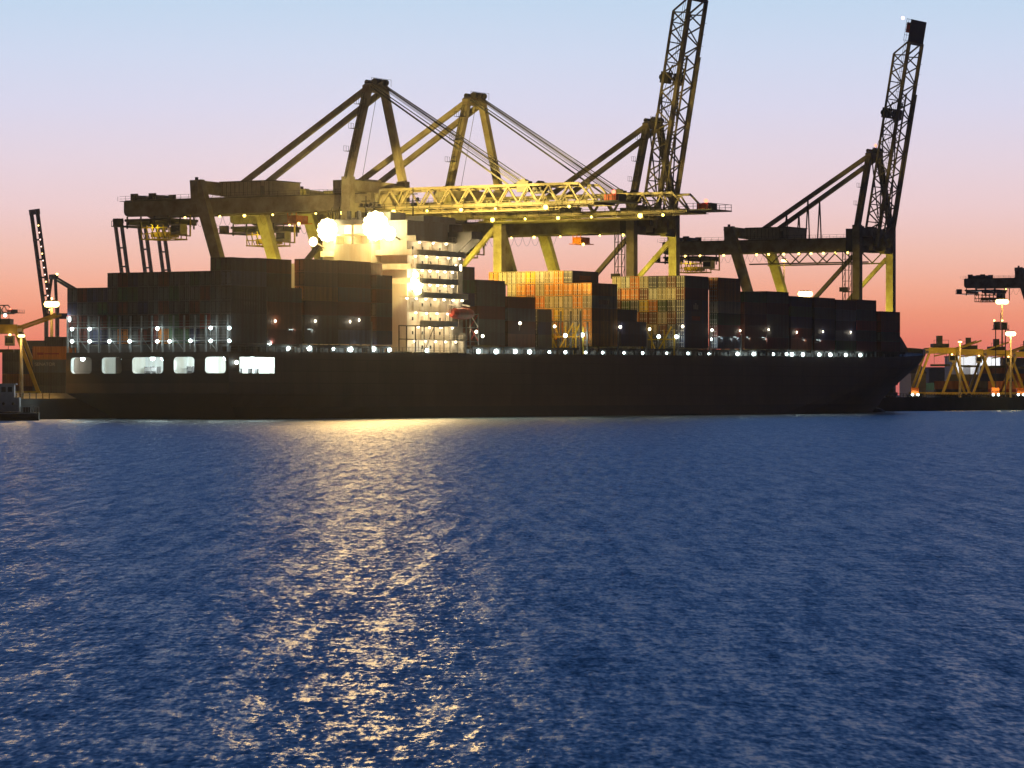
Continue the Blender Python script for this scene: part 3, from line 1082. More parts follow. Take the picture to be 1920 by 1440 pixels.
# ------------------------------------------------------------------ ship to shore cranes
# local frame: x along the quay, y landward from the waterside rail, heights given above the water
def crane(label, raised, extras=False, group='ship to shore cranes along the quay'):
    r = empty('container_crane', (0, 0, GZ), SH, label, 'crane', group)

    def mb():
        return MB((0, 0, -GZ))
    G = 4.5
    for sx in (-1, 1):
        x = 11.7 * sx
        b = mb()
        b.bar((x, 0, 5.5), (x, 0, 54.5), 2.1, 2.3, 'crane', up=(0, 1, 0))
        b.build('leg', r)
        b = mb()
        b.bar((x, 30, 5.5), (x, 30.6, 20.5), 2.1, 2.4, 'crane', up=(0, 1, 0))
        b.bar((x, 30.6, 20), (x, 42, 54.6), 2.0, 2.2, 'crane', up=(0, 1, 0), w2=1.9, h2=3.0)
        b.build('leg', r)
        b = mb()
        b.box(x - .8, x + .8, 1.1, 29.6, 16, 18.4, 'crane')
        b.build('portal_beam', r)
        b = mb()
        b.bar((x, 1.4, 45.4), (x, 28.5, 18.6), 1.05, 1.05, 'crane')
        b.build('brace', r)
        b = mb()
        b.bar((x, 0, 54), (sx * 3.5, 0, 75.2), 1.55, 1.55, 'crane', up=(0, 1, 0))
        b.build('mast_leg', r)
        b = mb()
        b.bar((sx * 3.5, .4, 75.0), (sx * 4.5, 39, 51.4), 1.1, 1.2, 'crane')
        b.build('backstay', r)
        b = mb()
        for yy in (0, 30):
            b.box(x - 3.4, x + 3.4, yy - .7, yy + .7, 4.7, 5.6, 'crane_dark')
            for q in (-2.6, -1.2, 1.2, 2.6):
                b.tube((x + q, yy - .4, 4.45), (x + q, yy + .4, 4.45), .45, 'crane_dark', 10)
        b.build('bogie', r)
        b = mb()
        b.prism([(-2.0, 47.3), (66.9, 47.3), (67.7, 47.7), (68, 48.4), (68, 50.8), (67.6, 51.2), (-2.0, 51.2)], 'x', sx * G - .75, sx * G + .75, 'crane')
        b.build('girder', r)
        # walkway with railing outside the girder
        b = mb()
        b.box(sx * (G + 1.3) - .5, sx * (G + 1.3) + .5, -1, 68.5, 50.9, 51.0, 'crane_dark')
        yy = 0
        while yy < 69:
            b.box(sx * (G + 1.75) - .03, sx * (G + 1.75) + .03, yy, yy + .06, 51, 52.1, 'crane_dark')
            yy += 2.3
        for h in (51.5, 52.1):
            b.box(sx * (G + 1.75) - .02, sx * (G + 1.75) + .02, 0, 68.5, h - .03, h + .03, 'crane_dark')
        b.build('walkway', r)
    for yy, z0, z1, nm in ((0, 6.5, 8.6, 'sill_beam'), (30, 6.5, 8.6, 'sill_beam')):
        b = mb()
        b.box(-10.6, 10.6, yy - .8, yy + .8, z0, z1, 'crane')
        b.build(nm, r)
    # landside top beam with haunches, waterside portal beam
    b = mb()
    b.prism([(-13.3, 54.9), (13.3, 54.5), (12.4, 50.0), (10.4, 51.4), (-8.5, 52.0), (-10.4, 50.2), (-12.8, 49.4)], 'y', 40.9, 43.0, 'crane')
    b.box(-12.6, -12.2, 41.3, 42.0, 54.8, 55.6, 'crane_dark')
    b.build('top_beam', r)
    b = mb()
    b.box(-10.8, 10.8, -1.0, 1.0, 51.3, 53.8, 'crane')
    b.box(-10.8, -5.4, -.8, .8, 46.6, 48.6, 'crane')
    b.box(5.4, 10.8, -.8, .8, 46.6, 48.6, 'crane')
    b.build('portal_head', r)
    b = mb()
    b.box(-9, 9, 1.6, 5.0, 47.0, 53.6, 'crane_dark') if raised else b.box(-3.7, 3.7, .9, 9.4, 48.2, 54.4, 'cream')
    if raised:
        for q in (-6, -2, 3, 7):
            b.box(q - .5, q + .5, 2.5, 4, 53.6, 54.6, 'crane_dark')
    else:
        for k in range(9):
            b.box(-3.76, -3.7, 1.3 + k * .95, 1.36 + k * .95, 48.4, 54.2, 'house')
    b.build('electrical_room', r)
    for yy in (20, 66.5):
        b = mb()
        b.box(-3.7, 3.7, yy - .6, yy + .6, 48.0, 50.4, 'crane')
        b.build('cross_tie', r)
    # sheaves and winches on the after end
    b = mb()
    for yy in (60.5, 65.8):
        b.tube((-4.8, yy, 51.9), (4.8, yy, 51.9), .6, 'crane_dark', 12)
        for q in (-4, 4):
            b.box(q - .2, q + .2, yy - 1, yy + 1, 51, 52.8, 'crane_dark')
    b.build('rope_sheave', r)
    # machinery house
    b = mb()
    b.box(-6, 6, 25, 39.4, 51.3, 54.6, 'house')
    b.box(-6.2, 6.2, 24.8, 39.6, 54.6, 54.8, 'crane_dark')
    k = 25.6
    while k < 39:
        b.box(-6.07, -6.0, k, k + .12, 51.4, 54.5, 'crane_dark')
        k += 1.2
    b.box(-6.08, -6.0, 27, 28, 51.4, 53.5, 'crane_dark')
    b.build('machinery_house', r)
    # apex head
    b = mb()
    b.prism([(-4.3, 74.4), (4.3, 74.4), (4.4, 75.8), (3.2, 76.4), (-3.2, 76.4), (-4.4, 75.8)], 'y', -.9, .9, 'crane')
    for q in (-2.6, -.8, 1.4):
        b.tube((q, -1.2, 76.8), (q + 1.2, -1.2, 76.8), .75, 'crane_dark', 10)
        b.tube((q, .9, 76.7), (q + 1.2, .9, 76.7), .6, 'crane_dark', 10)
    for q in (-4.2, -2.1, 0, 2.1, 4.2):
        b.box(q - .03, q + .03, -1.5, -1.44, 76, 77.6, 'crane_dark')
    b.box(-4.2, 4.2, -1.5, -1.46, 77.55, 77.62, 'crane_dark')
    b.build('apex_head', r)
    # ladders and landings up the near mast leg
    b = mb()
    for f0, f1 in ((0, .52), (.52, .95)):
        p0, p1 = Vector((-11.7 - 1.4, 0, 54)).lerp(Vector((-3.5 - 1.4, 0, 75.2)), f0), Vector((-11.7 - 1.4, 0, 54)).lerp(Vector((-3.5 - 1.4, 0, 75.2)), f1)
        for q in (-.3, .3):
            b.bar(p0 + Vector((0, q, 0)), p1 + Vector((0, q, 0)), .08, .08, 'crane_dark')
        for t in range(16):
            p = p0.lerp(p1, t / 15)
            b.bar(p + Vector((0, -.3, 0)), p + Vector((0, .3, 0)), .05, .05, 'crane_dark')
    for f in (.3, .55, .82):
        p = Vector((-13.2, 0, 54)).lerp(Vector((-5.0, 0, 75.2)), f)
        b.box(p.x - 1.3, p.x + .8, -1, 1, p.z - .06, p.z, 'crane_dark')
        for q in (-1.3, -.3, .7):
            b.box(p.x + q - .03, p.x + q + .03, -1, -.94, p.z, p.z + 1.2, 'crane_dark')
            b.box(p.x + q - .03, p.x + q + .03, .94, 1, p.z, p.z + 1.2, 'crane_dark')
        for y in (-.98, .96):
            b.box(p.x - 1.3, p.x + .8, y, y + .04, p.z + 1.16, p.z + 1.22, 'crane_dark')
    b.build('ladder', r)
    # lift tower beside the near waterside leg
    b = mb()
    for q, y in ((-15.4, 1.0), (-13.6, 1.0), (-15.4, 3.0), (-13.6, 3.0)):
        b.bar((q, y, 5), (q, y, 46.6), .2, .2, 'crane_dark')
    z = 6.0
    while z < 45:
        for y in (1.0, 3.0):
            b.bar((-15.4, y, z), (-13.6, y, z), .14, .14, 'crane_dark')
            b.bar((-15.4, y, z), (-13.6, y, z + 3.2), .1, .1, 'crane_dark')
        b.bar((-15.4, 1, z), (-15.4, 3, z), .14, .14, 'crane_dark')
        z += 3.2
    b.box(-16.8, -13.5, .6, 3.4, 34.9, 35.0, 'crane_dark')
    b.box(-16.8, -16.7, .6, 3.4, 35, 36.2, 'crane_dark')
    b.build('lift_tower', r)
    # trolley parked at the after end, with head block, cab and service arm
    b = mb()
    b.box(-5.6, 5.6, 54, 67.5, 46.1, 46.7, 'crane_dark')
    for y in (54.6, 60, 66.6):
        b.box(-5.4, 5.4, y - .3, y + .3, 45.3, 46.1, 'crane_dark')
    for y in (55, 59, 63, 67):
        for q in (-5.2, 5.2):
            b.box(q - .15, q + .15, y - .15, y + .15, 44.4, 47.3, 'crane_dark')
    b.box(-5.6, 5.6, 66, 71.5, 45.0, 45.2, 'crane_dark')
    b.box(-5.0, -3.0, 69.8, 71.4, 45.2, 47.0, 'crane_dark')
    for y in (67, 69, 71.4):
        b.box(-5.6, -5.5, y - .05, y + .05, 45.2, 46.4, 'crane_dark')
    b.box(-5.6, -5.54, 66, 71.5, 46.3, 46.4, 'crane_dark')
    b.build('trolley', r)
    b = mb()
    for y in (56, 57.6, 59.2, 60.8, 62.4, 64):
        for q in (-3.6, 3.6):
            b.box(q - .1, q + .1, y - .1, y + .1, 41.9, 45.2, 'yellow')
    for z in (41.9, 43.2, 44.6):
        for q in (-3.6, 3.6):
            b.box(q - .12, q + .12, 55.8, 64.2, z - .12, z + .12, 'yellow')
    for y in (56, 60.8, 64):
        b.box(-3.6, 3.6, y - .12, y + .12, 41.8, 42.1, 'yellow')
    b.box(-2.6, 2.6, 57.5, 62, 42.4, 43.6, 'yellow')
    for y in (57, 58.5, 60, 61.5, 63):
        b.bar((-3.7, y, 42), (-3.7, y + 1.2, 44.6), .12, .12, 'crane_dark')
    b.build('spreader', r)
    b = mb()
    b.box(-5.6, -3.0, 51.2, 54.0, 42.8, 45.2, 'house')
    b.box(-5.64, -5.6, 51.4, 53.8, 43.4, 44.8, 'glass')
    b.box(-5.7, -2.9, 51.0, 54.2, 45.2, 45.4, 'crane_dark')
    b.box(-4.6, -4.2, 52, 52.4, 45.4, 46.4, 'crane_dark')
    b.build('cab', r)
    b = mb()
    b.bar((-5.4, 48.5, 47.2), (-5.4, 48.5, 42.2), .3, .3, 'yellow')
    b.bar((-5.4, 48.5, 42.3), (-5.4, 51.8, 42.6), .3, .3, 'yellow')
    b.build('service_arm', r)
    # orange maintenance hoist under the girder
    if not extras:
        b = mb()
        b.box(-2.4, 2.4, 20.4, 22.8, 45.0, 46.6, 'orange')
        for y in (20.4, 21.6, 22.8):
            b.box(-2.55, -2.4, y - .1, y + .1, 44.8, 47.2, 'orange')
        b.box(-2.8, 2.8, 19.4, 23.8, 44.7, 44.9, 'orange')
        b.build('maintenance_hoist', r)
        b = mb()
        b.ball((-2.9, 19.4, 44.6), .4, 'lampY', 8)
        b.build('hoist_lamp', r)
    # festoon cable hanging in loops
    b = mb()
    yy = 26.0
    while yy < 47:
        prev = None
        for t in range(9):
            a = t / 8
            p = Vector((-5.6, yy + 2.6 * a, 46.8 - 2.4 * 4 * a * (1 - a)))
            if prev:
                b.bar(prev, p, .05, .05, 'rope')
            prev = p
        yy += 2.6
    b.build('festoon_cable', r)
    # lamps under the girder
    ys = [6, 13, 25, 33, 40, 50] if not extras else [3, 6, 10, 14, 18, 22, 27, 32, 36, 47, 55, 60]
    for q, yy in enumerate(ys):
        b = mb()
        b.ball((-5.4, yy, 46.7), .38 if (q % 3 == 0 or extras) else .26, 'lampY', 8)
        b.box(-5.6, -5.2, yy - .2, yy + .2, 47.0, 47.3, 'crane_dark')
        b.build('girder_lamp', r)
    if extras:
        b = mb()
        for q in (-6.2, 6.2):
            b.box(q - .2, q + .2, -1, 38, 43.6, 44.0, 'crane')
            k = 0
            while k < 36:
                b.bar((q, k, 47.2), (q, k + 3.5, 44), .3, .3, 'crane')
                b.bar((q, k + 3.5, 44), (q, k + 7, 47.2), .3, .3, 'crane')
                k += 9
        b.build('lower_walkway_truss', r)
        for sx in (-1, 1):
            b = mb()
            for f in (.32, .50):
                p = Vector((sx * 3.5, .4, 75)).lerp(Vector((sx * 4.5, 39, 51.4)), 1 - f)
                b.bar(p, (p.x, p.y - .5, 51.2), .3, .3, 'crane_dark')
                b.bar(p, (p.x, p.y + .7, 51.2), .3, .3, 'crane_dark')
            b.build('hanger', r)
    # boom, built level from its hinge and turned up when raised
    H = Vector((0, -2.2, 48.0))
    ang = R(-80.0) if raised else 0.0
    rot = Matrix.Rotation(ang, 4, 'X')

    def place(b):
        b.v = [tuple(rot @ (Vector(p)) + H + Vector((0, 0, -GZ))) for p in b.v]
        return b
    def web(b, x, z0, z1, ya, yb, pitch, wd):
        y = ya
        up_ = False
        while y > yb + .1:
            y2 = max(y - pitch / 2, yb)
            b.bar((x, y, z0 if not up_ else z1), (x, y2, z1 if not up_ else z0), wd, wd, 'crane')
            up_ = not up_
            y = y2
    zt, zb = 3.7, -.55
    EXT = 3.0 if raised else 0.0
    for sx in (-1, 1):
        b = MB()
        b.bar((sx * G, -.5, zb), (sx * G, -58 - EXT, zb), .75, .95, 'crane')
        b.build('x', None) if False else None
        b.bar((sx * G, -2, zt), (sx * G, -54 - EXT, zt), .55, .55, 'crane')
        b.bar((sx * G, -.5, zb + .3), (sx * G, -2, zt), .4, .4, 'crane')
        b.bar((sx * G, -54 - EXT, zt), (sx * G, -58 - EXT, zb + .3), .4, .4, 'crane')
        web(b, sx * G, zb + .3, zt - .1, -2, -54 - EXT, 5.2, .34)
        place(b).build('boom_truss', r)
        b = MB()
        b.box(sx * (G + 1.2) - .45, sx * (G + 1.2) + .45, -58 - EXT, -1, zb - .35, zb - .25, 'crane_dark') if not raised else None
        for q in range(0, 57, 3):
            b.box(sx * (G + 1.6) - .04, sx * (G + 1.6) + .04, -1.1 - q, -1.0 - q, zb - .3, zb + .85, 'crane_dark')
        for h in (.3, .85):
            b.box(sx * (G + 1.6) - .03, sx * (G + 1.6) + .03, -58 - EXT, -1, zb + h - .04, zb + h + .04, 'crane_dark')
        place(b).build('boom_walkway', r)
        b = MB()
        b.bar((sx * (G - 1.0), -1, zb - 1.25), (sx * (G - 1.0), -46, zb - 1.25), .4, .4, 'crane')
        k = 2.0
        while k < 44:
            b.bar((sx * (G - 1), -k, zb - 1.2), (sx * G, -k - .9, zb - .3), .16, .16, 'crane')
            b.bar((sx * (G - 1), -k, zb - 1.2), (sx * G, -k + .9, zb - .3), .16, .16, 'crane')
            k += 5.2
        place(b).build('trolley_rail', r)
    b = MB()
    k = 2.0
    tog = 1
    while k < 54 + EXT:
        b.bar((-G, -k, zt), (G, -k, zt), .3, .3, 'crane')
        b.bar((-G * tog, -k, zt), (G * tog, -k - 5.2, zt), .24, .24, 'crane')
        b.bar((-G, -k, zb), (G, -k, zb), .34, .34, 'crane') if not raised else None
        b.bar((-G * tog, -k, zb), (G * tog, -k - 5.2, zb), .26, .26, 'crane')
        tog = -tog
        k += 5.2
    b.bar((-G, -57.6 - EXT, zb), (G, -57.6 - EXT, zb), .8, .8, 'crane')
    place(b).build('boom_bracing', r)
    # machinery on the boom where the outer stays hold it
    for q in (-3.6, 3.6):
        b = MB()
        b.box(q - .9, q + .9, -41, -38, 2.2, 4.6, 'crane_dark')
        b.tube((q - .8, -39.5, 4.2), (q + .8, -39.5, 4.2), .9, 'crane_dark', 10)
        b.bar((q, -37, 4.2), (q, -43, 2.0), .3, .3, 'crane_dark')
        place(b).build('stay_anchor', r)
    # tip platform
    b = MB()
    b.box(-5.2, 5.2, -64.5, -58, -.6, -.3, 'crane_dark')
    b.box(-2.2, 2.2, -62.2, -60.6, -.3, 1.3, 'crane_dark')
    b.box(-4.8, -3.4, -63.5, -60.5, -.3, 1.0, 'red')
    for q in range(5):
        y = -58.2 - q * 1.55
        for x in (-5.1, 5.1):
            b.box(x - .05, x + .05, y - .05, y + .05, -.3, 1.1, 'crane_dark')
    for x in (-5.1, 5.1):
        for h in (.4, 1.05):
            b.box(x - .04, x + .04, -64.5, -58, h - .04, h + .04, 'crane_dark')
    b.box(-5.1, 5.1, -64.5, -64.4, .95, 1.05, 'crane_dark')
    b.v = [(x, y - EXT, z) for x, y, z in b.v]
    place(b).build('tip_platform', r)
    b = MB()
    b.ball((-4.9, -63, 1.5), .5, 'lampR' if not raised else 'lampP', 8)
    if raised:
        b.v = [(x, y - 1.5 - EXT, z + 1.0) for x, y, z in b.v]
    place(b).build('tip_lamp', r)
    for q, yy in enumerate((-6, -15, -24, -33, -46, -52)):
        if raised:
            break
        b = MB()
        b.ball((-5.4, yy, zb - .9), (.55, .3, .45, .3, .6, .35)[q], 'lampY', 8)
        b.box(-5.6, -5.2, yy - .2, yy + .2, zb - .6, zb - .3, 'crane_dark')
        place(b).build('boom_lamp', r)
    # forestays
    if not raised:
        for sx in (-1, 1):
            b = mb()
            b.bar((sx * 3.6, -.8, 75.6), (sx * 4.5, -38, 51.9), .26, .36, 'crane_dark')
            b.bar((sx * 3.2, -.8, 76.1), (sx * 4.3, -39.6, 52.2), .16, .2, 'crane_dark')
            b.build('forestay', r)
        b = mb()
        for q in (-1.6, -.8, .8, 1.6):
            b.tube((q, -1, 76.4), (q * 1.5, -39, 52.4), .06, 'rope', 5)
        b.build('hoist_rope', r)
        b = mb()
        for q in (-1, 1):
            b.tube((q, 0, 76), (q * 3, 6, 53.6), .06, 'rope', 5)
        b.build('boom_rope', r)
    else:
        for sx in (-1, 1):
            b = mb()
            p = Vector((sx * 3.6, -.8, 75.4))
            tip = rot @ Vector((sx * 4.5, -38, 3.7)) + H
            b.bar(p, (sx * 3.7, -3.0, 57), .24, .3, 'crane_dark')
            b.bar((sx * 3.7, -3.0, 57), (sx * 3.8, -3.4, 57), .3, .4, 'crane_dark')
            b.bar((sx * 3.8, -3.6, 57), tip, .24, .3, 'crane_dark')
            b.build('folded_stay', r)
        b = mb()
        for q in (-1.5, 1.5):
            tip = rot @ Vector((q, -40, 3.7)) + H
            b.tube((q, -1, 76.6), tip, .07, 'rope', 5)
        b.build('hoist_rope', r)
    return r


CR = []
RAIL = 45.0


def put(r, u, v=RAIL):
    p = W(u, v, GZ)
    r.location = p
    return r


cA = put(crane('crane with lowered boom nearest the stern, its tall frame above the lit deckhouse', False), 123)
CR.append(cA)
cB = copy_tree(cA)
put(cB, 167)
cB['label'] = 'second crane with lowered boom, its boom tip carrying a red lamp over the stacks'
cC = put(crane('crane with raised lattice boom beside the container stacks amidships, boom tip out of the picture', True), 257.6)
cD = put(crane('crane with raised boom beyond the bow, pink lamp at its tip', True, True), 395)
cE = copy_tree(cC)
put(cE, 762, 105)
cE['label'] = 'crane reaching in at the right edge with only its trolley end showing'
# red lamp on the top of the crane beyond the bow
b = MB((0, 0, -GZ))
b.ball((1.0, 0, 78.4), .45, 'lampR', 8)
b.build('apex_lamp', cD)

SOD = (1.0, .84, .08)


def cl(u, x, y, z, power, rad=.6, v=RAIL, spot=None, aim=None, col=SOD):
    a = None if aim is None else W(u + aim[0], v + aim[1], aim[2])
    light('crane_lamp_light', W(u + x, v + y, z), col, power, rad, spot=spot, aim=a)


cl(257.6, -6, 21.6, 44, 1500, .3)
# yard lamps between the crane legs
for u, pw_ in ((123, 26000), (167, 30000), (257.6, 26000), (395, 16000)):
    cl(u, 2.0, 23, 22, pw_ * .26)
    cl(u, -3.0, 22, 18, pw_ * 4, spot=48, aim=(11.7, 36, 37))
    cl(u, -3.0, 16, 18, pw_ * 4, spot=48, aim=(11.7, 0, 36))
# lamps under the lowered booms lighting the stacks beneath
cl(123, 5.5, -34, 45.2, 42000, spot=120, aim=(22, -34, 22), col=(1, .6, .12))
cl(167, 5.5, -36, 45.2, 3600, spot=120, aim=(22, -34, 22), col=(1, .7, .22))
# trolley lamps
for u, pw_ in ((123, 260), (167, 200), (257.6, 200), (395, 240)):
    cl(u, -5.0, 60, 45, pw_, .3)
for u in (123, 167):
    cl(u, -9, -8, 44, 700, .4)
    cl(u, -9, -36, 44, 500, .4)

# ------------------------------------------------------------------ far cranes with twin box booms
def far_crane(label):
    r = empty('distant_crane', (0, 0, GZ), 0, label, 'crane', 'distant cranes with raised booms')
    H = Vector((0, -2, 44))
    rot = Matrix.Rotation(R(-82), 4, 'X')
    for sx in (-1, 1):
        for y in (0, 26):
            b = MB()
            b.bar((sx * 9, y, 0), (sx * 9, y, 50 if y == 0 else 47), 1.8, 1.8, 'cream' if y == 0 else 'far_steel', up=(0, 1, 0))
            b.build('leg', r)
        b = MB()
        b.bar((sx * 9, 1, 32), (sx * 9, 25, 12), 1, 1, 'far_steel')
        b.build('brace', r)
        b = MB()
        b.bar((sx * 8, 0, 48), (sx * 3, 1, 66), 1.4, 1.4, 'far_steel', up=(0, 1, 0))
        b.build('mast_leg', r)
        b = MB()
        b.bar((sx * 3, 1, 66), (sx * 4, 36, 47), 1.2, 1.2, 'far_steel')
        b.build('backstay', r)
        b = MB()
        b.bar((sx * 5.0, 0, 0), (sx * 5.0, -58, 0), 2.2, 1.6, 'far_steel')
        b.v = [tuple(rot @ Vector(p) + H) for p in b.v]
        b.build('boom_girder', r)
        b = MB()
        b.box(sx * 4 - .7, sx * 4 + .7, -2, 46, 43, 46, 'far_steel')
        b.build('girder', r)
    for y in (-6, -12, -22, -32, -43):
        b = MB()
        b.bar((-5, y, 0), (5, y, 0), .9, 1.4 if y != -43 else 2.6, 'far_steel')
        b.v = [tuple(rot @ Vector(p) + H) for p in b.v]
        b.build('boom_tie', r)
    b = MB()
    b.box(-6, 6, -60, -57, -1.0, 1.2, 'far_steel')
    b.box(-1.6, 1.6, -59.5, -57, 1.5, 2.6, 'far_steel')
    b.v = [tuple(rot @ Vector(p) + H) for p in b.v]
    b.build('tip_platform', r)
    b = MB()
    b.box(-5, 5, 20, 34, 46.2, 49.5, 'far_steel')
    b.build('machinery_house', r)
    b = MB()
    b.box(-3.4, 3.4, -.5, 2.6, 65, 67.5, 'far_steel')
    b.build('apex_head', r)
    b = MB()
    b.box(-8.2, 8.2, -.8, .8, 10, 12, 'far_steel')
    b.box(-8.2, 8.2, 25.2, 26.8, 10, 12, 'far_steel')
    b.build('portal_beam', r)
    return r


f0 = far_crane('distant raised crane at the far left, dotted with small lamps down its boom')
rz = math.atan2(-.89, .45)
f0.rotation_euler = (0, 0, rz)
f0.location = at(97, 2010)
for px, Y, lab in ((252, 2120, 'distant raised crane boom standing alone just left of the trolley'), (296, 2140, 'middle one of three distant raised booms, behind the yellow spreader'),
                   (330, 2180, 'last of three distant raised booms, nearest the tall container stacks')):
    c = copy_tree(f0)
    c.location = at(px, Y)
    c['label'] = lab
for k in range(13):
    b = MB()
    y = -4 - 3.9 * k
    b.ball((6.2, y, -.9), .42, 'lampP' if k % 4 else 'lampO', 6)
    rot = Matrix.Rotation(R(-82), 4, 'X')
    b.v = [tuple(rot @ Vector(p) + Vector((0, -2, 44))) for p in b.v]
    b.build('boom_lamp', f0)
for z in (44, 54, 67.5):
    b = MB()
    b.ball((3, -1.2 if z < 60 else 2, z), .8, 'lampO', 6)
    b.build('work_or_fill_lamp', f0)
light('work_lamp_light', at(84, 2050, 60), (1, .85, .5), 30000, 1)
# the boom end poking in at the left edge
fx_ = copy_tree(cA)
fx_['label'] = 'far off crane boom end poking in at the left edge with two white lamps'
tip = at(30, 1890)
ang = SH
fx_.location = (tip.x - (AV * -65).x, tip.y - (AV * -65).y, GZ)
for px in (14, 30):
    b = MB()
    d = (px - 30) / F * 1890
    b.ball((-6.5, -63 - d / .86 * 1.0, 46.2 - GZ), .9, 'lampW', 8)
    b.build('work_or_fill_lamp', fx_)

# ------------------------------------------------------------------ floodlight masts in the yard
def mast(px, Y, py, label, r=1.0, mat='lampO', power=25000, lit=True, pole=.3, glow_z=0):
    z = EYE + (HY - py) * Y / F
    p = at(px, Y)
    m_ = empty('floodlight_mast', p, 0, label, 'floodlight mast', 'floodlight masts in the container yard')
    b = MB((0, 0, -GZ))
    b.tube((0, 0, GZ), (0, 0, z), pole * 1.5, 'crane', 8, pole * .7)
    b.build('pole', m_)
    b = MB((0, 0, -GZ))
    b.tube((0, 0, z + .1), (0, 0, z + .5), r * 1.5, 'crane_dark', 12)
    b.build('crown', m_)
    for k in range(8):
        a = 2 * math.pi * k / 8
        b = MB((0, 0, -GZ))
        b.ball((math.cos(a) * r * 1.15, math.sin(a) * r * 1.15, z - .6 * r), .95 * r, mat, 8, .9)
        b.build('lamp', m_)
    if power:
        light('mast_lamp_light', Vector((p.x, p.y - .5, z - 1.6 * r)), (1, .62, .16), power, 1.0, spot=140, aim=(p.x, p.y - .5, 0))
    return m_


mast(97, 1000, 566, 'floodlight mast with amber crown at the left beside the stern', 1.05, 'lampO', 40000, pole=.45)
mast(1510, 1500, 547, 'floodlight mast glowing just above the dark forward containers', 1.5, 'lampO', 30000)
mast(1470, 1350, 487, 'thin floodlight mast seen under the girder of the crane beyond the bow', .55, 'lampO', 12000)
mast(1879, 1350, 562, 'floodlight mast hanging close under the right hand crane trolley', 1.2, 'lampO', 30000)
mast(1895, 1150, 623, 'lowest floodlight mast with a round amber glow at the right', .8, 'flood', 70000)
mast(40, 725, 628, 'floodlight mast behind the yellow gantry at the left edge', .35, 'lampO', 9000)
mast(1800, 1130, 640, 'short floodlight mast among the yellow gantries', .3, 'lampO', 40000)

# ------------------------------------------------------------------ yellow yard gantries
def gantry(label):
    r = empty('yard_gantry', (0, 0, 0), 0, label, 'gantry crane', 'yellow gantries in the yard')
    for y in (-4.5, 4.5):
        b = MB()
        b.box(-4.5, 4.5, y - .7, y + .7, 14.4, 16.3, 'yellow')
        b.build('top_beam', r)
        b = MB()
        b.box(-9.6, 9.6, y - .35, y + .35, 1.0, 1.7, 'yellow')
        b.build('bottom_beam', r)
        for sx in (-1, 1):
            b = MB()
            b.bar((sx * 4.2, y, 14.5), (sx * 9.0, y, 1.6), .75, .75, 'yellow', up=(0, 1, 0))
            b.build('leg', r)
            b = MB()
            for q in (-8.6, 8.6):
                pass
            b.tube((sx * 8.8, y - .4, .7), (sx * 8.8, y + .4, .7), .7, 'rubber', 12)
            b.tube((sx * 7.0, y - .4, .7), (sx * 7.0, y + .4, .7), .7, 'rubber', 12)
            b.build('wheel', r)
        b = MB()
        b.bar((4.4, y, 15.6), (13.0, y, 18.6), .35, .5, 'yellow')
        b.build('arm', r)
        b = MB()
        b.bar((-4.4, y, 15.6), (-12.0, y, 14.0), .3, .4, 'yellow')
        b.build('arm', r)
    b = MB()
    b.box(-4.4, -3.4, -4.0, 4.0, 14.8, 15.9, 'yellow')
    b.box(3.4, 4.4, -4.0, 4.0, 14.8, 15.9, 'yellow')
    b.build('cross_beam', r)
    b = MB()
    b.box(-2.6, 2.6, -3, 3, 16.4, 17.6, 'crane_dark')
    b.box(-1.4, .4, -3.2, -1.2, 17.6, 20.2, 'crane_dark')
    for q in (-2.4, 2.4):
        b.bar((q, -3.1, 16.4), (q, -3.1, 18.8), .1, .1, 'crane_dark')
    b.box(-2.4, 2.4, -3.15, -3.05, 18.7, 18.8, 'crane_dark')
    b.build('trolley', r)
    b = MB()
    for q in (-2, 2):
        b.tube((q, -1, 16.4), (q, -1, 10.8), .07, 'rope', 5)
    b.box(-3.2, 3.2, -1.6, -.4, 10.2, 10.9, 'crane_dark')
    b.build('spreader', r)
    b = MB()
    b.box(2.0, 4.0, -6.9, -5.3, 11.6, 13.8, 'house')
    b.box(2.2, 3.8, -6.95, -6.9, 12.2, 13.5, 'glass')
    b.build('cab', r)
    return r


g0 = gantry('yellow gantry whose sloping leg reaches down beside the workboat')
g0.location = at(0, 800)
b = MB()
b.ball((3, -6, 14.0), .3, 'lampO', 8)
b.build('work_or_fill_lamp', g0)  # lamp added to the gantry to light the quay strip
light('gantry_fill_light', at(30, 775, 17), (1, .6, .16), 45000, .4, spot=150, aim=at(60, 760, 4))  # added fill for the quay and yard, not a known lamp
light('gantry_fill_light', at(115, 745, 16), (1, .6, .16), 16000, .4, spot=150, aim=at(100, 735, 4))  # second added fill, over the quay strip
for px, Y, rz, sc_, lab in ((1762, 1190, .05, 1, 'yellow gantry nearest the bow of the ship'), (1818, 1230, -.1, 1, 'yellow gantry in the middle of the yard at the right'),
                       (1868, 1260, .08, 1, 'yellow gantry below the hanging floodlight mast'), (1925, 1300, -.05, 1, 'yellow gantry cut off by the right edge')):
    c = copy_tree(g0)
    c.location = at(px, Y)
    c.rotation_euler = (0, 0, rz)
    c['label'] = lab
    light('gantry_fill_light', at(px, Y - 22, 17), (1, .66, .18), 3000, .4, spot=150, aim=at(px, Y - 2, 9))  # fill light added to brighten this gantry
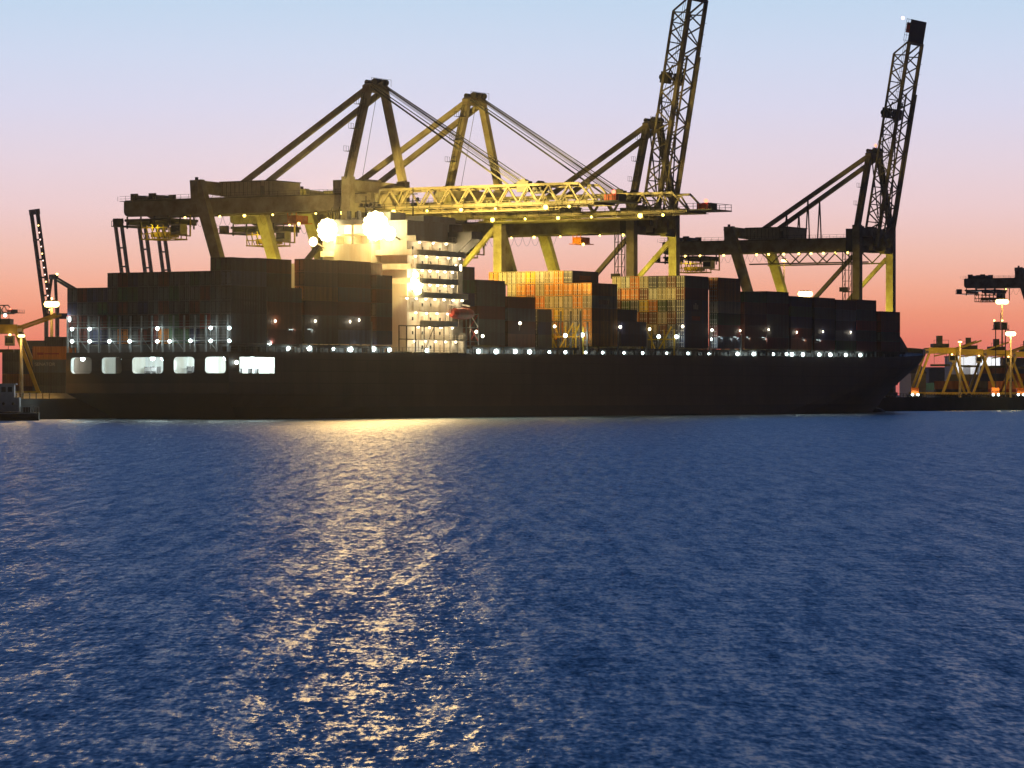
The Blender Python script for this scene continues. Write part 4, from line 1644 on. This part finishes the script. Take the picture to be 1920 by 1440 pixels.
# lookout mast with a twin cage
lk = empty('lookout_mast', at(1876, 1180), 0, 'dark twin caged lookout mast standing over the yard gantries', 'mast')
b = MB()
for q in (-1.6, 1.6):
    b.bar((q, 0, 0), (q, 0, 22), .3, .3, 'crane_dark')
    for z in range(2, 22, 4):
        b.bar((-1.6, 0, z), (1.6, 0, z), .15, .15, 'crane_dark')
b.build('pole', lk)
b = MB()
b.box(-2.6, 2.6, -1.5, 1.5, 22, 22.3, 'crane_dark')
b.box(-2.1, -.3, -1.2, 1.2, 22.3, 24.6, 'crane_dark')
b.box(.3, 2.1, -1.2, 1.2, 22.3, 24.4, 'crane_dark')
for q in (-2.5, 2.5):
    b.box(q - .06, q + .06, -1.5, -1.4, 22.3, 23.6, 'crane_dark')
b.tube((0, 0, 22), (0, 0, 27.5), .1, 'crane_dark', 6)
b.build('cage', lk)
for q in (-2.2, .4):
    b = MB()
    b.ball((q, -1.3, 25.0), .3, 'lampO', 8)
    b.build('lamp', lk)

# ------------------------------------------------------------------ containers in the yard
YG = 'containers standing in the yard'
lab_n = 0
for px, Y, rows in [(62, 800, ['dark grey', 'dark grey', 'grey blue', 'orange']), (85, 850, ['rust brown', 'dark grey', 'dark grey', 'dark green', 'dark grey']),
                    (5, 850, ['rust brown', 'orange', 'dark grey', 'dark grey']), (28, 900, ['deep red', 'orange', 'dark grey'])]:
    z = GZ
    for t, c in enumerate(rows):
        pos = {62: 'stack with the lettered container', 85: 'tall stack beside the stern', 5: 'stack at the left edge', 28: 'stack behind the workboat'}[px]
        o = container(at(px, Y, z), 0.04, c, 12.19, HC, f'{c} container in the {pos}, {"topmost" if t == len(rows) - 1 else ordn(t)}', YG, False)
        if px == 62 and t == 2:
            words_on(o, 'SENATOR', .5, 1.5, 1.0, 'rod')
        if px == 62 and t == 3:
            emblem(o, [(1.0, 2.4, 1.0, 1.5), (2.6, 5.8, 1.1, 1.4)], 'c_deep red', 'faded_marking')
        z += HC + .02
pal = ['rust brown', 'deep red', 'dark grey', 'beige', 'navy blue', 'orange', 'amber', 'dark green', 'grey blue']
spots = [(1752, 1300, 2), (1798, 1310, 2), (1853, 1300, 2), (1735, 1500, 2), (1778, 1380, 3), (1812, 1450, 2), (1838, 1330, 4), (1875, 1400, 3), (1900, 1340, 3)]
nm = ['under the first yellow gantry', 'under the middle gantry', 'just left of the lookout mast', 'just clear of the bow', 'behind the first yellow gantry', 'behind the middle yellow gantry', 'in front of the white lit shed', 'below the lookout mast', 'near the right edge']
for (px, Y, n_), s_ in zip(spots, nm):
    z = GZ
    for t in range(n_):
        c = random.choice(pal)
        container(at(px, Y, z), -.06, c, 12.19, HC, f'{c} container {s_}, {"topmost" if t == n_ - 1 else ordn(t)} of its stack', YG, False)
        z += HC + .02

# ------------------------------------------------------------------ trucks
def truck(label):
    r = empty('tractor_truck', (0, 0, 0), 0, label, 'truck', 'trucks driving in the yard')
    b = MB()
    b.prism([(-1.2, .9), (-1.2, 2.2), (-.75, 3.1), (1.2, 3.1), (1.2, .9)], 'x', -1.2, 1.2, 'orange')
    b.build('cab', r)
    b = MB()
    b.prism([(-1.24, 2.0), (-.84, 2.85), (-.8, 2.85), (-1.2, 2.0)], 'x', -1.05, 1.05, 'glass')
    b.build('windscreen', r)
    b = MB()
    b.box(-1.2, 1.2, -1.4, 12, .75, 1.05, 'crane_dark')
    b.box(-1.25, 1.25, -1.5, -1.2, .45, .95, 'crane_dark')
    b.build('chassis', r)
    for y in (0, 3.2, 9.5, 10.8):
        for x in (-1.05, 1.05):
            b = MB()
            b.tube((x - .18, y, .5), (x + .18, y, .5), .5, 'rubber', 14)
            b.build('wheel', r)
    for x in (-.85, .85):
        b = MB()
        b.ball((x, -1.55, .9), .42, 'lampW', 8)
        b.build('headlight', r)
    return r


t0 = truck('orange cabbed truck with bright headlights parked just past the bow')
t0.location = at(1715, 1120)
for px, Y, lab in ((1866, 1150, 'truck with dim headlights below the middle gantry'), (1913, 1180, 'truck with bright headlights at the right edge')):
    c = copy_tree(t0)
    c.location = at(px, Y)
    c['label'] = lab
light('truck_light', at(1715, 1117, 5.0), (1, .8, .5), 300, .3)

# ------------------------------------------------------------------ sheds and skyline
def shed(label, px0, px1, Y, py, mat, depth=30, roof=0, doors=0, name='warehouse'):
    a, c = at(px0, Y), at(px1, Y)
    h = EYE + (HY - py) * Y / F - GZ
    r = empty(name, (a.x, a.y, GZ), 0, label, 'building')
    wd = c.x - a.x
    b = MB()
    b.box(0, wd, 0, depth, 0, h, mat)
    b.build('wall', r)
    b = MB()
    if roof:
        b.prism([(-.5, h), (wd * .25, h + roof * .8), (wd / 2, h + roof), (wd * .75, h + roof * .8), (wd + .5, h)], 'y', -.4, depth + .4, 'grey_wall')
    else:
        b.box(-.3, wd + .3, -.3, depth + .3, h, h + .4, 'grey_wall')
    b.build('roof', r)
    for k in range(doors):
        b = MB()
        x = wd * (k + .5) / doors
        b.box(x - wd * .18, x + wd * .18, -.12, -.02, 0, h * .75, 'grey_wall')
        b.build('door', r)
    return r


shed('long dark warehouse behind the yard at the left of the stern', 40, 125, 1100, 641, 'grey_wall', 60)
shed('white walled shed lit up behind the yellow gantries', 1793, 1832, 1500, 668, 'white_wall', 40, 0, 1)
shed('second white lit shed right of the first', 1838, 1875, 1520, 670, 'white_wall', 40, 0, 1)
shed('grey warehouse along the skyline at the right edge', 1880, 1990, 1750, 672, 'grey_wall', 60, 0, 2)
shed('low grey warehouse between bow and gantries', 1742, 1792, 1700, 690, 'grey_wall', 60, 0, 2)
shed('pale arched shed beside the tip of the bow', 1708, 1736, 1350, 700, 'house', 40, 3.2)
light('shed_lamp_light', at(1812, 1488, 20), (.95, .97, 1), 9000, .5)
light('shed_lamp_light', at(1858, 1508, 20), (.95, .97, 1), 9000, .5)

# ------------------------------------------------------------------ quay railing
for ua, ub, lab in ((-40, -2, 'dark railing along the lit quay edge left of the stern'), (355, 540, 'dark railing along the quay edge right of the bow')):
    r = empty('quay_railing', W(ua, QV + .3, GZ + .12), SH, lab, 'railing', 'railings on the quay edge')
    n_ = int((ub - ua) / 2.1)
    st_ = max(1, math.ceil(n_ / 90))
    for k in range(0, n_ + 1):
        if k % st_ == 0:
            b = MB()
            b.box(k * 2.1 - .07, k * 2.1 + .07, -.07, .07, 0, 1.1, 'crane_dark')
            b.build('post', r)
    b = MB()
    for h in (.55, 1.1):
        b.box(0, ub - ua, -.04, .04, h - .04, h + .04, 'crane_dark')
    b.build('rail', r)

b = MB()
b.box(0, 90, 0, .4, 0, 1.05, 'quay')
b.box(0, 90, -.08, .48, 1.05, 1.2, 'quay')
tag(b.build('barrier_wall', None, W(-48, 56, GZ), SH), 'low lit concrete barrier on the quay left of the stern', 'barrier')

# ------------------------------------------------------------------ workboat at the left edge
tb = empty('workboat', at(-8, 690, 0), R(4), 'small white workboat lying by the quay at the left edge', 'boat')
secs = [(-11, .1, 2.6), (-9.5, 1.6, 2.4), (-6, 2.7, 2.1), (0, 3.0, 1.7), (6, 2.8, 1.5), (8.2, 2.4, 1.5)]
vs_, fs_ = [], []
for x, hw, top_ in secs:
    vs_ += [(x, -hw, top_), (x, -hw * .92, .4), (x, 0, -1), (x, hw * .92, .4), (x, hw, top_)]
for k in range(len(secs) - 1):
    for q in range(4):
        fs_.append((k * 5 + q, k * 5 + q + 1, k * 5 + 6 + q, k * 5 + 5 + q))
    fs_.append((k * 5 + 4, k * 5, k * 5 + 5, k * 5 + 9))
fs_ += [(25, 26, 27, 28, 29)]
b = MB()
b.add(vs_, fs_, 'tug_hull')
b.build('hull', tb)
b = MB()
b.box(-9, 8, -3.06, -2.95, 1.25, 1.45, 'tug_white')
b.build('rubbing_strake', tb)
b = MB()
b.box(-4, 4.6, -2.1, 2.1, 1.7, 4.4, 'tug_white')
b.box(-3.2, 3.6, -1.8, 1.8, 4.4, 6.8, 'tug_white')
b.box(-3.5, 4.0, -2.1, 2.1, 6.8, 7.0, 'tug_white')
b.build('wheelhouse', tb)
for x in (-2.6, -1.2, .2, 1.6, 2.8):
    b = MB()
    b.box(x - .42, x + .42, -1.83, -1.78, 5.4, 6.4, 'glass')
    b.build('window', tb)
for x in (-2.8, -.6, 1.6, 3.4):
    b = MB()
    b.ball((x, -2.08, 3.2), .3, 'glass', 8)
    b.build('porthole', tb)
b = MB()
b.tube((0, 0, 7), (0, 0, 9.6), .1, 'tug_white', 6)
b.box(-.08, .08, -1, 1, 8.4, 8.5, 'tug_white')
b.build('mast', tb)
b = MB()
for k in range(8):
    x = 4.8 + k * .5
    b.box(x - .03, x + .03, -2.5, -2.44, 1.6, 2.6, 'tug_white')
b.box(4.8, 8.3, -2.5, -2.44, 2.55, 2.62, 'tug_white')
b.box(5.2, 6.6, -1.2, 1.2, 1.5, 2.5, 'crane_dark')
b.build('deck_railing', tb)
light('workboat_lamp_light', at(20, 684, 9), (.9, .95, 1), 60, .3)

hz = bpy.data.materials.new('lamp_bloom_haze')  # thin volume added to spread a bloom round the lamps
nt, N, L = nodes_of(hz)
out = N('ShaderNodeOutputMaterial')
pv = N('ShaderNodeVolumePrincipled')
pv.inputs['Color'].default_value = (.9, .9, .9, 1)
pv.inputs['Density'].default_value = BLOOM_HAZE
pv.inputs['Anisotropy'].default_value = 0.8
L(pv.outputs[0], out.inputs['Volume'])
M['bloom_haze'] = hz
b = MB()
b.box(-1500, 1500, -60, 2900, -5, 135, 'bloom_haze')
if BLOOM_HAZE > 0:
    tag(b.build('bloom_haze'), kind='stuff')

print('CONTAINERS', NCONT)
